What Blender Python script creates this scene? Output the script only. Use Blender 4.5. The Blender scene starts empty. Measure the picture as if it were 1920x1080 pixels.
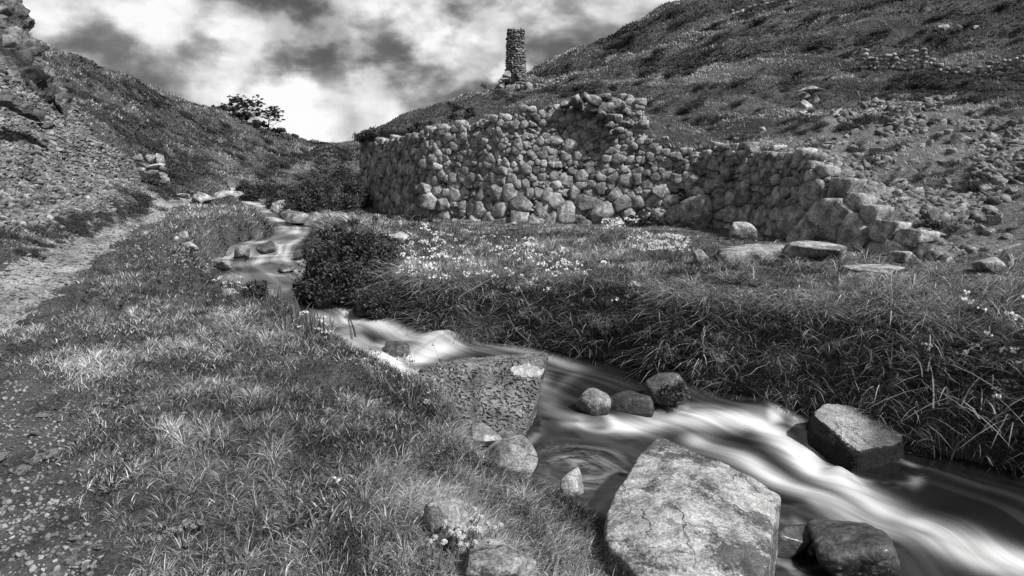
import bpy, bmesh, math, random
import numpy as np
from mathutils import Vector

# ------------------------------------------------------------------ camera
SC = bpy.context.scene
COL = SC.collection
EYE = 1.5
F = 1200.0
TH = math.radians(11.31)
cd = bpy.data.cameras.new('camera')
cam = bpy.data.objects.new('camera', cd)
COL.objects.link(cam)
cam.location = (0, 0, EYE)
cam.rotation_euler = (math.pi / 2 - TH, 0, 0)
cd.sensor_width = 36
cd.lens = 36 * F / 1920
cd.clip_start = 0.05
cd.clip_end = 5000
SC.camera = cam
CT, ST = math.cos(TH), math.sin(TH)


def ray(px, py):
    a = (px - 960) / F
    b = (540 - py) / F
    return np.array([a, CT + b * ST, -ST + b * CT])


def W(px, py, z):
    d = ray(px, py)
    return np.array([0, 0, EYE]) + d * ((z - EYE) / d[2])


def P(px, py, Y):
    d = ray(px, py)
    return np.array([0, 0, EYE]) + d * (Y / d[1])


# ------------------------------------------------------------------ sun, sky, exposure
SUN_EL, SUN_AZ = math.radians(48), math.radians(124)   # azimuth clockwise from +Y
sd = bpy.data.lights.new('sun', 'SUN')
sd.energy = 5.0
sd.angle = math.radians(3)
sd.color = (1, 0.995, 0.99)
sun = bpy.data.objects.new('sun', sd)
COL.objects.link(sun)
sv = Vector((math.sin(SUN_AZ) * math.cos(SUN_EL), math.cos(SUN_AZ) * math.cos(SUN_EL), math.sin(SUN_EL)))
sun.rotation_euler = sv.to_track_quat('Z', 'Y').to_euler()
SC.view_settings.view_transform = 'Standard'
SC.view_settings.look = 'None'
SC.view_settings.exposure = 0.45
SC.view_settings.gamma = 1

wd = bpy.data.worlds.new('World')
SC.world = wd
wd.use_nodes = True
nt = wd.node_tree
nt.nodes.clear()


def N(tree, typ, **kw):
    n = tree.nodes.new(typ)
    for k, v in kw.items():
        setattr(n, k, v)
    return n


def math_node(tree, op, a, b=None, c=None, clamp=False):
    n = N(tree, 'ShaderNodeMath', operation=op, use_clamp=clamp)
    for i, v in enumerate((a, b, c)):
        if v is None:
            continue
        if isinstance(v, (int, float)):
            n.inputs[i].default_value = v
        else:
            tree.links.new(v, n.inputs[i])
    return n.outputs[0]


def mrange(t, v, a, b, c, d, smooth=True):
    'map range'
    m = N(t, 'ShaderNodeMapRange')
    if smooth:
        m.interpolation_type = 'SMOOTHSTEP'
    for i, x in enumerate((a, b, c, d)):
        m.inputs[i + 1].default_value = x
    t.links.new(v, m.inputs[0])
    return m.outputs[0]


def build_sky():
    L = nt.links.new
    tc = N(nt, 'ShaderNodeTexCoord')
    dirn = tc.outputs['Generated']
    # warp the direction so that cloud blobs get ragged edges
    mp = N(nt, 'ShaderNodeMapping')
    mp.inputs['Scale'].default_value = (1, 1, 1.7)
    L(dirn, mp.inputs[0])
    nz = N(nt, 'ShaderNodeTexNoise')
    nz.inputs['Scale'].default_value = 5.0
    nz.inputs['Detail'].default_value = 7
    nz.inputs['Roughness'].default_value = 0.58
    L(mp.outputs[0], nz.inputs['Vector'])
    sub = N(nt, 'ShaderNodeVectorMath', operation='SUBTRACT')
    L(nz.outputs['Color'], sub.inputs[0])
    sub.inputs[1].default_value = (.5, .5, .5)
    sca = N(nt, 'ShaderNodeVectorMath', operation='SCALE')
    L(sub.outputs[0], sca.inputs[0])
    sca.inputs['Scale'].default_value = 0.17
    add = N(nt, 'ShaderNodeVectorMath', operation='ADD')
    L(dirn, add.inputs[0])
    L(sca.outputs[0], add.inputs[1])
    wdir = add.outputs[0]
    # general soft cloud structure
    n2 = N(nt, 'ShaderNodeTexNoise')
    n2.inputs['Scale'].default_value = 3.2
    n2.inputs['Detail'].default_value = 6
    n2.inputs['Roughness'].default_value = 0.5
    n2.inputs['Distortion'].default_value = 0.2
    L(mp.outputs[0], n2.inputs['Vector'])
    mr = N(nt, 'ShaderNodeMapRange')
    mr.inputs['From Min'].default_value = 0.3
    mr.inputs['From Max'].default_value = 0.72
    mr.inputs['To Min'].default_value = 0.12
    mr.inputs['To Max'].default_value = 0.44
    L(n2.outputs[0], mr.inputs[0])
    val = mr.outputs[0]
    # measured cloud masses: px, py, radius px (x), strength
    blobs = [(175, 32, 60, .62), (215, 40, 40, .3), (248, 70, 42, .65), (90, 70, 90, -.22), (330, 90, 60, -.25), (400, 20, 60, -.3), (980, 60, 60, -.15), (1060, 60, 40, .12), (655, 100, 40, .25), (500, 130, 35, .3), (735, 175, 40, -.35), (545, 190, 30, -.3), (640, 165, 30, -.35), (480, 215, 40, -.25), (430, 75, 60, .9), (350, 50, 110, .25), (450, 105, 45, .6),
             (395, 150, 75, .65), (310, 130, 60, .35), (520, 185, 55, .8), (580, 160, 45, .7), (560, 230, 120, .35), (600, 200, 90, .4), (700, 190, 85, .55), (680, 150, 45, .5),
             (640, 215, 110, .35), (700, 30, 70, .5), (715, 80, 45, .5), (800, 50, 65, 1.0), (830, 80, 45, .9), (770, 40, 40, .4), (905, 70, 28, .5), (930, 130, 22, .8), (800, 190, 60, .35),
             (1040, 15, 60, .4), (1130, 5, 60, .22), (60, 20, 70, .08), (700, 225, 60, .5), (430, 180, 70, .35), (200, 130, 70, .12), (610, 250, 90, .3), (330, 20, 60, .25),
             (460, 15, 60, -.18), (270, 5, 130, -.35), (200, 95, 55, -.22), (450, 50, 30, -.6), (575, 70, 110, -.42), (590, 110, 60, -.3), (540, 130, 60, -.16), (620, 55, 90, -.3), (750, 130, 75, -.45), (860, 120, 70, -.28), (830, 5, 60, -.4),
             (900, 20, 70, -.2), (1080, 38, 26, -.22), (1020, 90, 120, -.12), (1130, 80, 110, -.1), (330, 175, 70, -.2), (140, 110, 70, -.18), (850, 160, 60, -.15), (50, 90, 50, .1)]
    for (px, py, r, s) in blobs:
        d = ray(px, py)
        d = d / np.linalg.norm(d)
        ds = N(nt, 'ShaderNodeVectorMath', operation='DISTANCE')
        L(wdir, ds.inputs[0])
        ds.inputs[1].default_value = tuple(d)
        m = N(nt, 'ShaderNodeMapRange', interpolation_type='SMOOTHSTEP')
        m.inputs['From Min'].default_value = r / F * (1.1 if s > 0 else 1.35)
        m.inputs['From Max'].default_value = r / F * (.1 if s > 0 else .0)
        m.inputs['To Min'].default_value = 0
        m.inputs['To Max'].default_value = (s * .60 if s > 0 else s * .34)
        L(ds.outputs['Value'], m.inputs[0])
        val = math_node(nt, 'ADD', val, m.outputs[0])
    n4 = N(nt, 'ShaderNodeTexNoise')
    n4.inputs['Scale'].default_value = 7.5
    n4.inputs['Detail'].default_value = 8
    n4.inputs['Roughness'].default_value = 0.52
    n4.inputs['Distortion'].default_value = 0.15
    L(mp.outputs[0], n4.inputs['Vector'])
    val = math_node(nt, 'ADD', val, mrange(nt, n4.outputs[0], .38, .62, -.33, .35))
    n3 = N(nt, 'ShaderNodeTexNoise')
    n3.inputs['Scale'].default_value = 10
    n3.inputs['Detail'].default_value = 5
    n3.inputs['Roughness'].default_value = 0.55
    L(mp.outputs[0], n3.inputs['Vector'])
    val = mrange(nt, val, -.22, .95, .09, 1.0)
    k = math_node(nt, 'MULTIPLY_ADD', n3.outputs[0], 2.0, .02)
    val = math_node(nt, 'MULTIPLY', val, k)
    val = math_node(nt, 'MAXIMUM', val, 0.07)
    val = math_node(nt, 'MINIMUM', val, 1.05)
    cloud = math_node(nt, 'MULTIPLY', val, 7.0)     # background strength is 0.1
    sky = N(nt, 'ShaderNodeTexSky', sky_type='NISHITA')
    sky.sun_disc = False
    sky.sun_elevation = SUN_EL
    sky.sun_rotation = SUN_AZ
    bw = N(nt, 'ShaderNodeRGBToBW')
    L(sky.outputs[0], bw.inputs[0])
    mx = N(nt, 'ShaderNodeMix', data_type='FLOAT')
    mx.inputs[0].default_value = 0.92
    L(bw.outputs[0], mx.inputs[2])
    L(cloud, mx.inputs[3])
    cc = N(nt, 'ShaderNodeCombineColor')
    for i in range(3):
        L(mx.outputs[0], cc.inputs[i])
    bg = N(nt, 'ShaderNodeBackground')
    bg.inputs[1].default_value = 0.1
    L(cc.outputs[0], bg.inputs[0])
    out = N(nt, 'ShaderNodeOutputWorld')
    L(bg.outputs[0], out.inputs[0])


build_sky()

# ------------------------------------------------------------------ helpers: noise
RNG = np.random.default_rng(11)
random.seed(5)


def _h(ix, iy, iz, seed):
    h = (ix.astype(np.int64) * 374761393 + iy.astype(np.int64) * 668265263 + iz.astype(np.int64) * 2147483647 + seed * 1274126177) & 0xffffffff
    h = ((h ^ (h >> 13)) * 1274126177) & 0xffffffff
    h = ((h ^ (h >> 16)) * 2246822519) & 0xffffffff
    return ((h ^ (h >> 15)) & 0xffffff) / float(0xffffff)


def vn3(x, y, z, seed=0):
    x, y, z = np.broadcast_arrays(x, y, z)
    fx, fy, fz = np.floor(x), np.floor(y), np.floor(z)
    u, v, w = x - fx, y - fy, z - fz
    u = u * u * u * (u * (u * 6 - 15) + 10)
    v = v * v * v * (v * (v * 6 - 15) + 10)
    w = w * w * w * (w * (w * 6 - 15) + 10)
    r = 0
    for i in (0, 1):
        for j in (0, 1):
            for k in (0, 1):
                r = r + _h(fx + i, fy + j, fz + k, seed) * (u if i else 1 - u) * (v if j else 1 - v) * (w if k else 1 - w)
    return r * 2 - 1


def vn2(x, y, seed=0):
    x, y = np.broadcast_arrays(x, y)
    fx, fy = np.floor(x), np.floor(y)
    u, v = x - fx, y - fy
    u = u * u * (3 - 2 * u)
    v = v * v * (3 - 2 * v)
    z = np.zeros_like(fx)
    r = 0
    for i in (0, 1):
        for j in (0, 1):
            r = r + _h(fx + i, fy + j, z, seed) * (u if i else 1 - u) * (v if j else 1 - v)
    return r * 2 - 1


def fbm2(x, y, o=4, seed=0, g=.5):
    r = 0
    a = 1
    t = 0
    for i in range(o):
        c, s = math.cos(i * 1.1 + .4), math.sin(i * 1.1 + .4)
        r = r + a * vn2((x * c - y * s) * 2 ** i + 17.3 * i, (x * s + y * c) * 2 ** i, seed + i)
        t += a
        a *= g
    return r / t


def fbm3(x, y, z, o=4, seed=0, g=.5):
    r = 0
    a = 1
    t = 0
    for i in range(o):
        r = r + a * vn3(x * 2 ** i + 9.1 * i, y * 2 ** i, z * 2 ** i, seed + i)
        t += a
        a *= g
    return r / t


def sstep(a, b, x):
    t = np.clip((x - a) / (b - a), 0, 1)
    return t * t * (3 - 2 * t)


# ------------------------------------------------------------------ helpers: meshes and tags
def mesh_np(name, V, faces, mat=None, shade=None, smooth=True, attrs=None):
    """faces: list of (n,k) int arrays"""
    me = bpy.data.meshes.new(name)
    V = np.asarray(V, dtype=np.float32)
    me.vertices.add(len(V))
    me.vertices.foreach_set('co', V.ravel())
    faces = [np.asarray(f, dtype=np.int32) for f in faces if len(f)]
    nl = sum(f.size for f in faces)
    npoly = sum(len(f) for f in faces)
    me.loops.add(nl)
    me.polygons.add(npoly)
    me.loops.foreach_set('vertex_index', np.concatenate([f.ravel() for f in faces]))
    tot = np.concatenate([np.full(len(f), f.shape[1], dtype=np.int32) for f in faces])
    st = np.concatenate([[0], np.cumsum(tot)[:-1]]).astype(np.int32)
    me.polygons.foreach_set('loop_start', st)
    me.polygons.foreach_set('loop_total', tot)
    if smooth:
        me.polygons.foreach_set('use_smooth', np.ones(npoly, dtype=bool))
    me.update(calc_edges=True)
    A = dict(attrs or {})
    if shade is not None:
        A['shade'] = shade
    for k, v in A.items():
        at = me.attributes.new(k, 'FLOAT', 'POINT')
        at.data.foreach_set('value', np.asarray(v, dtype=np.float32))
    if mat:
        me.materials.append(mat)
    return me


def obj(name, me, parent=None, loc=None):
    o = bpy.data.objects.new(name, me)
    COL.objects.link(o)
    if loc is not None:
        o.location = tuple(float(v) for v in loc)
    if parent:
        o.parent = parent
    return o


def tag(o, label=None, cat=None, group=None, kind=None):
    if label:
        o['label'] = label
    if cat:
        o['category'] = cat
    if group:
        o['group'] = group
    if kind:
        o['kind'] = kind
    return o


def empty(name, loc=(0, 0, 0)):
    o = bpy.data.objects.new(name, None)
    o.empty_display_size = .1
    COL.objects.link(o)
    o.location = tuple(float(v) for v in loc)
    return o


def copy_thing(o, loc, rz=0, s=1, label=None, group=None):
    c = o.copy()
    COL.objects.link(c)
    c.location = tuple(float(v) for v in loc)
    c.rotation_euler = (0, 0, rz)
    c.scale = (s, s, s) if isinstance(s, (int, float)) else s
    if label:
        c['label'] = label
    if group:
        c['group'] = group
    for ch in o.children:
        d = ch.copy()
        COL.objects.link(d)
        d.parent = c
    return c


class MB:
    """collects numpy mesh pieces"""
    def __init__(self):
        self.V, self.Q, self.T, self.S, self.n = [], [], [], [], 0

    def add(self, V, q=None, t=None, s=0.5):
        V = np.asarray(V, float).reshape(-1, 3)
        if q is not None and len(q):
            self.Q.append(np.asarray(q) + self.n)
        if t is not None and len(t):
            self.T.append(np.asarray(t) + self.n)
        self.V.append(V)
        self.S.append(np.full(len(V), s) if np.isscalar(s) else np.asarray(s))
        self.n += len(V)

    def tube(self, pts, r0, r1, k=6, s=.5):
        pts = np.asarray(pts, float)
        n = len(pts)
        tang = np.gradient(pts, axis=0)
        tang /= np.linalg.norm(tang, axis=1)[:, None] + 1e-9
        ref = np.array([0, 0, 1.0]) if abs(tang[0][2]) < .9 else np.array([1.0, 0, 0])
        a = np.cross(tang, ref)
        a /= np.linalg.norm(a, axis=1)[:, None] + 1e-9
        b = np.cross(tang, a)
        ang = np.arange(k) / k * 2 * math.pi
        rr = np.linspace(r0, r1, n)
        V = pts[:, None] + rr[:, None, None] * (a[:, None] * np.cos(ang)[None, :, None] + b[:, None] * np.sin(ang)[None, :, None])
        i = np.arange(n - 1)[:, None] * k
        j = np.arange(k)[None]
        j2 = (j + 1) % k
        q = np.stack([i + j, i + j2, i + k + j2, i + k + j], -1).reshape(-1, 4)
        self.add(V, q=q, s=s)

    def mesh(self, name, mat, smooth=True):
        fs = []
        if self.Q:
            fs.append(np.concatenate(self.Q))
        if self.T:
            fs.append(np.concatenate(self.T))
        return mesh_np(name, np.concatenate(self.V), fs, mat, np.concatenate(self.S), smooth)

    def build(self, name, mat, parent=None, smooth=True, loc=None):
        return obj(name, self.mesh(name, mat, smooth), parent, loc)


_ico = {}


def ico(n):
    if n not in _ico:
        bm = bmesh.new()
        bmesh.ops.create_icosphere(bm, subdivisions=n, radius=1)
        V = np.array([v.co[:] for v in bm.verts])
        V /= np.linalg.norm(V, axis=1)[:, None]
        T = np.array([[v.index for v in f.verts] for f in bm.faces])
        bm.free()
        _ico[n] = (V, T)
    return _ico[n]


def plane_rock(nrm, h, sub, p=14, namp=.03, seed=0, nf=3., D=None):
    """radial soft intersection of half spaces: dirs -> verts"""
    V, T = ico(sub)
    dn = V @ nrm.T
    q = np.where(dn > 1e-3, dn / h[None], 0)
    r = (q ** p).sum(1) ** (-1.0 / p)
    o = seed * 3.17
    X = V * r[:, None]
    sc = nf / (np.mean(h) + 1e-6)
    r2 = r * (1 + namp * fbm3(X[:, 0] * sc + o, X[:, 1] * sc, X[:, 2] * sc, 4, seed % 97))
    return V * r2[:, None], T


def rand_planes(n, rg, flat=.5):
    nr = rg.normal(size=(n, 3))
    nr /= np.linalg.norm(nr, axis=1)[:, None]
    h = rg.uniform(.62, 1.0, n)
    base = np.array([[1, 0, 0], [-1, 0, 0], [0, 1, 0], [0, -1, 0], [0, 0, 1], [0, 0, -1.]]) + rg.normal(size=(6, 3)) * .42
    base /= np.linalg.norm(base, axis=1)[:, None]
    return np.concatenate([nr, base]), np.concatenate([h, rg.uniform(.7, .95, 6)])


def rock_verts(seed, sub=3, n=7, p=16, namp=.06, nf=2.):
    rg = np.random.default_rng(seed)
    nr, h = rand_planes(n + 4, rg)
    return plane_rock(nr, h, sub, p, namp, seed, nf)


def hull_rock(pts, sub=6, p=22, namp=.03, nf=3., seed=1, extra=None):
    """soft convex rock through given world corner points"""
    pts = np.asarray(pts, float)
    c = pts.mean(0)
    bm = bmesh.new()
    for q in pts:
        bm.verts.new(q - c)
    res = bmesh.ops.convex_hull(bm, input=bm.verts)
    bm.normal_update()
    nr, h = [], []
    for f in bm.faces:
        n = np.array(f.normal[:])
        d = float(np.dot(n, np.array(f.verts[0].co[:])))
        if d < 0:
            n, d = -n, -d
        if np.linalg.norm(n) < .5 or d < 1e-4:
            continue
        dup = any(np.dot(n, m) > .995 and abs(d - e) < .01 for m, e in zip(nr, h))
        if not dup:
            nr.append(n)
            h.append(d)
    bm.free()
    V, T = plane_rock(np.array(nr), np.array(h), sub, p, namp, seed, nf)
    return V, T, c


# ------------------------------------------------------------------ materials
def new_mat(name):
    m = bpy.data.materials.new(name)
    m.use_nodes = True
    t = m.node_tree
    b = t.nodes['Principled BSDF']
    return m, t, b


def grey(t, sock_val, dst):
    c = N(t, 'ShaderNodeCombineColor')
    for i in range(3):
        t.links.new(sock_val, c.inputs[i])
    t.links.new(c.outputs[0], dst)


def noise(t, scale, detail=6, rough=.6, dist=0, vec=None, stretch=None):
    n = N(t, 'ShaderNodeTexNoise')
    n.inputs['Scale'].default_value = scale
    n.inputs['Detail'].default_value = detail
    n.inputs['Roughness'].default_value = rough
    n.inputs['Distortion'].default_value = dist
    tc = N(t, 'ShaderNodeTexCoord')
    v = tc.outputs['Object'] if vec is None else vec
    if stretch:
        mp = N(t, 'ShaderNodeMapping')
        mp.inputs['Scale'].default_value = stretch
        t.links.new(v, mp.inputs[0])
        v = mp.outputs[0]
    t.links.new(v, n.inputs['Vector'])
    return n.outputs[0]


def attr(t, name='shade'):
    a = N(t, 'ShaderNodeAttribute', attribute_name=name)
    return a.outputs['Fac']


def bump(t, b, h, strength=.5, dist=.02):
    n = N(t, 'ShaderNodeBump')
    n.inputs['Strength'].default_value = strength
    n.inputs['Distance'].default_value = dist
    t.links.new(h, n.inputs['Height'])
    t.links.new(n.outputs[0], b.inputs['Normal'])


def stone_mat(name, lo, hi, scale=6., rough=.85, pit=0., lich=.0, bumpd=.012, spec=.3, wetcoat=0, speck=40., stretch=None, gain=1., use_shade=True, stain=0, cap=0, crack=0):
    m, t, b = new_mat(name)
    big = mrange(t, noise(t, scale, 7, .65, .4, stretch=stretch), .32, .68, lo, hi)
    fine = noise(t, speck, 5, .75)
    k = mrange(t, fine, .38, .62, .5, 1.4, False)
    v = math_node(t, 'MULTIPLY', big, k)
    if stain:
        sm = mrange(t, math_node(t, 'MULTIPLY_ADD', noise(t, speck * .7, 3, .7), .35, noise(t, 2.2, 5, .6, .3)), .66, .76, 1, stain)
        v = math_node(t, 'MULTIPLY', v, sm)
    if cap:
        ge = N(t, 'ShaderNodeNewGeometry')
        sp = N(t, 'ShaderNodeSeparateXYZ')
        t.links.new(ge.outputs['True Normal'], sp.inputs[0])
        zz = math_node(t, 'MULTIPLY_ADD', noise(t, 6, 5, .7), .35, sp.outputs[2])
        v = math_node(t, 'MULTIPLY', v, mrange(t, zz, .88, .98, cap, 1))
    if crack:
        vc = N(t, 'ShaderNodeTexVoronoi', feature='DISTANCE_TO_EDGE')
        vc.inputs['Scale'].default_value = crack
        tcc = N(t, 'ShaderNodeTexCoord')
        wn_ = N(t, 'ShaderNodeTexNoise')
        wn_.inputs['Scale'].default_value = crack * 1.5
        wn_.inputs['Detail'].default_value = 6
        t.links.new(tcc.outputs['Object'], wn_.inputs['Vector'])
        wa = N(t, 'ShaderNodeVectorMath', operation='MULTIPLY_ADD')
        t.links.new(wn_.outputs['Color'], wa.inputs[0])
        wa.inputs[1].default_value = (.55, .55, .55)
        t.links.new(tcc.outputs['Object'], wa.inputs[2])
        t.links.new(wa.outputs[0], vc.inputs['Vector'])
        cl = mrange(t, vc.outputs['Distance'], .002, .022, 0, 1)
        cl = math_node(t, 'MAXIMUM', cl, mrange(t, noise(t, crack * .8, 3, .5), .40, .50, 0, 1))
        v = math_node(t, 'MULTIPLY', v, mrange(t, cl, 0, 1, .5, 1))
    # damp dark margin just above the stream's own level
    ge2 = N(t, 'ShaderNodeNewGeometry')
    sp2 = N(t, 'ShaderNodeSeparateXYZ')
    t.links.new(ge2.outputs['Position'], sp2.inputs[0])
    wl = mrange(t, sp2.outputs[1], 3.5, 11., -1.0, -.22, False)
    dz = math_node(t, 'SUBTRACT', sp2.outputs[2], wl)
    dz = math_node(t, 'MULTIPLY_ADD', noise(t, 9, 4, .7), -.12, dz)
    v = math_node(t, 'MULTIPLY', v, mrange(t, dz, -.02, .05, .28, 1))
    if use_shade:
        s = mrange(t, attr(t), 0, 1, .45, 1.6, False)
        v = math_node(t, 'MULTIPLY', v, s)
    hgt = math_node(t, 'MULTIPLY_ADD', fine, .35, noise(t, scale * 1.7, 8, .7))
    if crack:
        hgt = math_node(t, 'MULTIPLY_ADD', cl, .5, hgt)
    if pit:
        vo = N(t, 'ShaderNodeTexVoronoi', feature='SMOOTH_F1')
        vo.inputs['Scale'].default_value = pit
        tc = N(t, 'ShaderNodeTexCoord')
        mp = N(t, 'ShaderNodeMapping')
        mp.inputs['Scale'].default_value = (1, 1, 1.9)
        t.links.new(tc.outputs['Object'], mp.inputs[0])
        nz = N(t, 'ShaderNodeTexNoise')
        nz.inputs['Scale'].default_value = 9
        t.links.new(tc.outputs['Object'], nz.inputs['Vector'])
        va = N(t, 'ShaderNodeVectorMath', operation='MULTIPLY_ADD')
        t.links.new(nz.outputs['Color'], va.inputs[0])
        va.inputs[1].default_value = (.16, .16, .16)
        t.links.new(mp.outputs[0], va.inputs[2])
        t.links.new(va.outputs[0], vo.inputs['Vector'])
        pv = math_node(t, 'MULTIPLY', mrange(t, vo.outputs['Distance'], .12, .5, 1, 0), mrange(t, noise(t, 3.5, 3, .6), .34, .52, 0, 1))
        hgt = math_node(t, 'MULTIPLY_ADD', pv, -1.4, hgt)
        v = math_node(t, 'MULTIPLY', v, mrange(t, pv, 0, .8, 1.1, .55))
    if lich:
        l = mrange(t, noise(t, scale * .9, 9, .72, .2), .56, .62, 0, 1)
        mx = N(t, 'ShaderNodeMix', data_type='FLOAT')
        t.links.new(math_node(t, 'MULTIPLY', l, lich), mx.inputs[0])
        t.links.new(v, mx.inputs[2])
        mx.inputs[3].default_value = .62
        v = mx.outputs[0]
    if gain != 1:
        v = math_node(t, 'MULTIPLY', v, gain)
    grey(t, v, b.inputs['Base Color'])
    b.inputs['Roughness'].default_value = rough
    b.inputs['Specular IOR Level'].default_value = spec
    if wetcoat:
        b.inputs['Coat Weight'].default_value = wetcoat
        b.inputs['Coat Roughness'].default_value = .25
    bump(t, b, hgt, .9, bumpd)
    return m


M = {}
M['granite'] = stone_mat('pale granite', .08, .36, 4.5, lich=.55, bumpd=.02, speck=38)
M['boulder'] = stone_mat('lichened boulder', .15, .42, 9., lich=.35, bumpd=.035, speck=70, stain=.25, crack=2.2)
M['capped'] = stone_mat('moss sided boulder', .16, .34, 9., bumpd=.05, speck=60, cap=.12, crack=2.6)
M['pitted'] = stone_mat('pitted stone', .06, .20, 5, crack=1.6, pit=30, bumpd=.03, speck=45, lich=.0)
M['wet'] = stone_mat('wet stone', .012, .07, 7, rough=.5, bumpd=.03, spec=.5, wetcoat=.25, speck=30)
M['wall'] = stone_mat('wall stone', .09, .36, 5, bumpd=.035, lich=.25, speck=32)
M['chim'] = stone_mat('chimney stone', .06, .24, 2, bumpd=.04, speck=12)
M['scree'] = stone_mat('scree stone', .07, .26, 3, bumpd=.02, speck=20)
M['cliff'] = stone_mat('cliff rock', .03, .17, 1.1, bumpd=.12, speck=7, stretch=(1, 1, 1.6))


def leaf_mat(name, lo, hi, trans=.2, rough=.55, spec=.3, p=1.):
    m, t, b = new_mat(name)
    v = mrange(t, math_node(t, 'POWER', attr(t), p), 0, 1, lo, hi, False)
    grey(t, v, b.inputs['Base Color'])
    b.inputs['Roughness'].default_value = rough
    b.inputs['Specular IOR Level'].default_value = spec
    tr = N(t, 'ShaderNodeBsdfTranslucent')
    grey(t, v, tr.inputs[0])
    mx = N(t, 'ShaderNodeMixShader')
    mx.inputs[0].default_value = trans
    t.links.new(b.outputs[0], mx.inputs[1])
    t.links.new(tr.outputs[0], mx.inputs[2])
    t.links.new(mx.outputs[0], t.nodes['Material Output'].inputs[0])
    return m


M['grass'] = leaf_mat('grass', .012, .60, p=2.1, rough=.75, spec=.14)
M['hillgrass'] = leaf_mat('hill grass', .012, .46, p=1.9, rough=.85, spec=.1)
M['weed'] = leaf_mat('weed leaves', .03, .26, .2)
M['gorse'] = leaf_mat('dark shrub leaves', .012, .085, .1)
M['pine'] = leaf_mat('tree foliage', .006, .03, .05)
M['thrift'] = leaf_mat('thrift petals', .25, .7, .2, .8, .1)
M['petal'] = leaf_mat('white petals', .62, .85, .25)
M['reed'] = leaf_mat('sword leaves', .05, .2)
M['twig'] = leaf_mat('twigs', .04, .22, 0)
M['bark'] = leaf_mat('bark', .02, .06, 0, .9)


def soil_mat(name, lo, hi, s1, s2, bumpd, lo2=.5, hi2=1.5):
    m, t, b = new_mat(name)
    a = mrange(t, noise(t, s1, 8, .65), .3, .7, lo, hi)
    f = mrange(t, noise(t, s2, 6, .75), .3, .7, lo2, hi2, False)
    v = math_node(t, 'MULTIPLY', a, f)
    grey(t, v, b.inputs['Base Color'])
    b.inputs['Roughness'].default_value = .95
    b.inputs['Specular IOR Level'].default_value = .15
    bump(t, b, noise(t, s2 * .6, 8, .75), 1, bumpd)
    return m


M['soil'] = soil_mat('turf soil', .03, .11, 3, 60, .04, .25, 2.0)
M['hill'] = soil_mat('hillside turf', .03, .12, .35, 5, .25)
M['screesoil'] = soil_mat('scree ground', .06, .18, .6, 9, .12)
M['path'] = soil_mat('path gravel', .13, .38, 2.2, 30, .04, .45, 1.5)
M['bed'] = soil_mat('stream bed', .015, .05, 3, 20, .03)

# ------------------------------------------------------------------ terrain fields
class Field:
    """thin plate interpolation in (log r, angle) of z/(r+4)"""
    def __init__(self, pts):
        pts = np.array(pts, float)
        self.c = self.uv(pts[:, 0], pts[:, 1])
        w = pts[:, 2] / (np.hypot(pts[:, 0], pts[:, 1]) + 4)
        n = len(pts)
        K = self.k(self.c, self.c) + np.eye(n) * 2e-3
        Pm = np.c_[np.ones(n), self.c]
        A = np.block([[K, Pm], [Pm.T, np.zeros((3, 3))]])
        s = np.linalg.solve(A, np.r_[w, 0, 0, 0])
        self.w, self.p = s[:n], s[n:]

    @staticmethod
    def uv(x, y):
        r = np.hypot(x, y)
        return np.stack([np.log(r + 1.0), np.arctan2(x, y + .001)], -1)

    @staticmethod
    def k(a, b):
        d2 = ((a[:, None] - b[None]) ** 2).sum(-1)
        return .5 * d2 * np.log(d2 + 1e-12)

    def __call__(self, x, y):
        sh = np.shape(x)
        x = np.ravel(x).astype(float)
        y = np.ravel(y).astype(float)
        out = np.empty_like(x)
        for i in range(0, len(x), 40000):
            u = self.uv(x[i:i + 40000], y[i:i + 40000])
            out[i:i + 40000] = self.k(u, self.c) @ self.w + self.p[0] + u @ self.p[1:]
        return (out * (np.hypot(x, y) + 4)).reshape(sh)


wpts = [  # valley floor and left bank: px, py, z
    (100, 1000, 0), (600, 1000, 0.02), (1000, 1010, -.38), (1150, 1080, -.62), (1100, 1030, -.55), (850, 1060, -.2), (300, 800, .03), (600, 750, .0), (800, 880, -.22), (930, 900, -.42),
    (100, 650, .05), (450, 600, .0), (300, 520, .1), (200, 560, .06), (420, 470, .12), (370, 420, .42), (440, 405, .38), (330, 386, .38), (0, 570, .06), (560, 640, -.12),
    (150, 455, .22), (0, 800, .0), (700, 760, -.15), (480, 530, -.08), (60, 500, .2), (400, 372, .55), (350, 370, .6), (240, 410, .33), (720, 840, -.12),
    (850, 560, -.02), (1300, 600, .0), (1000, 570, 0.0), (1700, 650, -.02), (1920, 690, -.05), (800, 480, .08), (1100, 480, .1), (1400, 520, .12), (1700, 560, .15), (1920, 580, .15),
    (1100, 430, .1), (900, 420, .12), (760, 412, .1), (1300, 425, .15), (1500, 455, .18), (1640, 470, .2), (700, 396, .12), (650, 400, .12), (1800, 490, .25), (1920, 500, .3),
    (600, 392, .2), (1200, 650, -.06), (1500, 690, -.08)]
G_pts = [W(*p) for p in wpts]
G_pts += [np.array(p, float) for p in [(-1, 0, 0), (-5, 0, .1), (-9, 1, .8), (0, -4, 0), (-5, -6, .2), (3, -3, -.3), (6, 0, -.1), (8, 3, .0), (10, 6, .2), (14, 5, .8), (-14, -8, 2.5), (14, -10, .5), (0, -40, -1), (60, -60, 3), (-60, -60, 6), (60, 0, 6), (-40, 0, 7)]]
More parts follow.
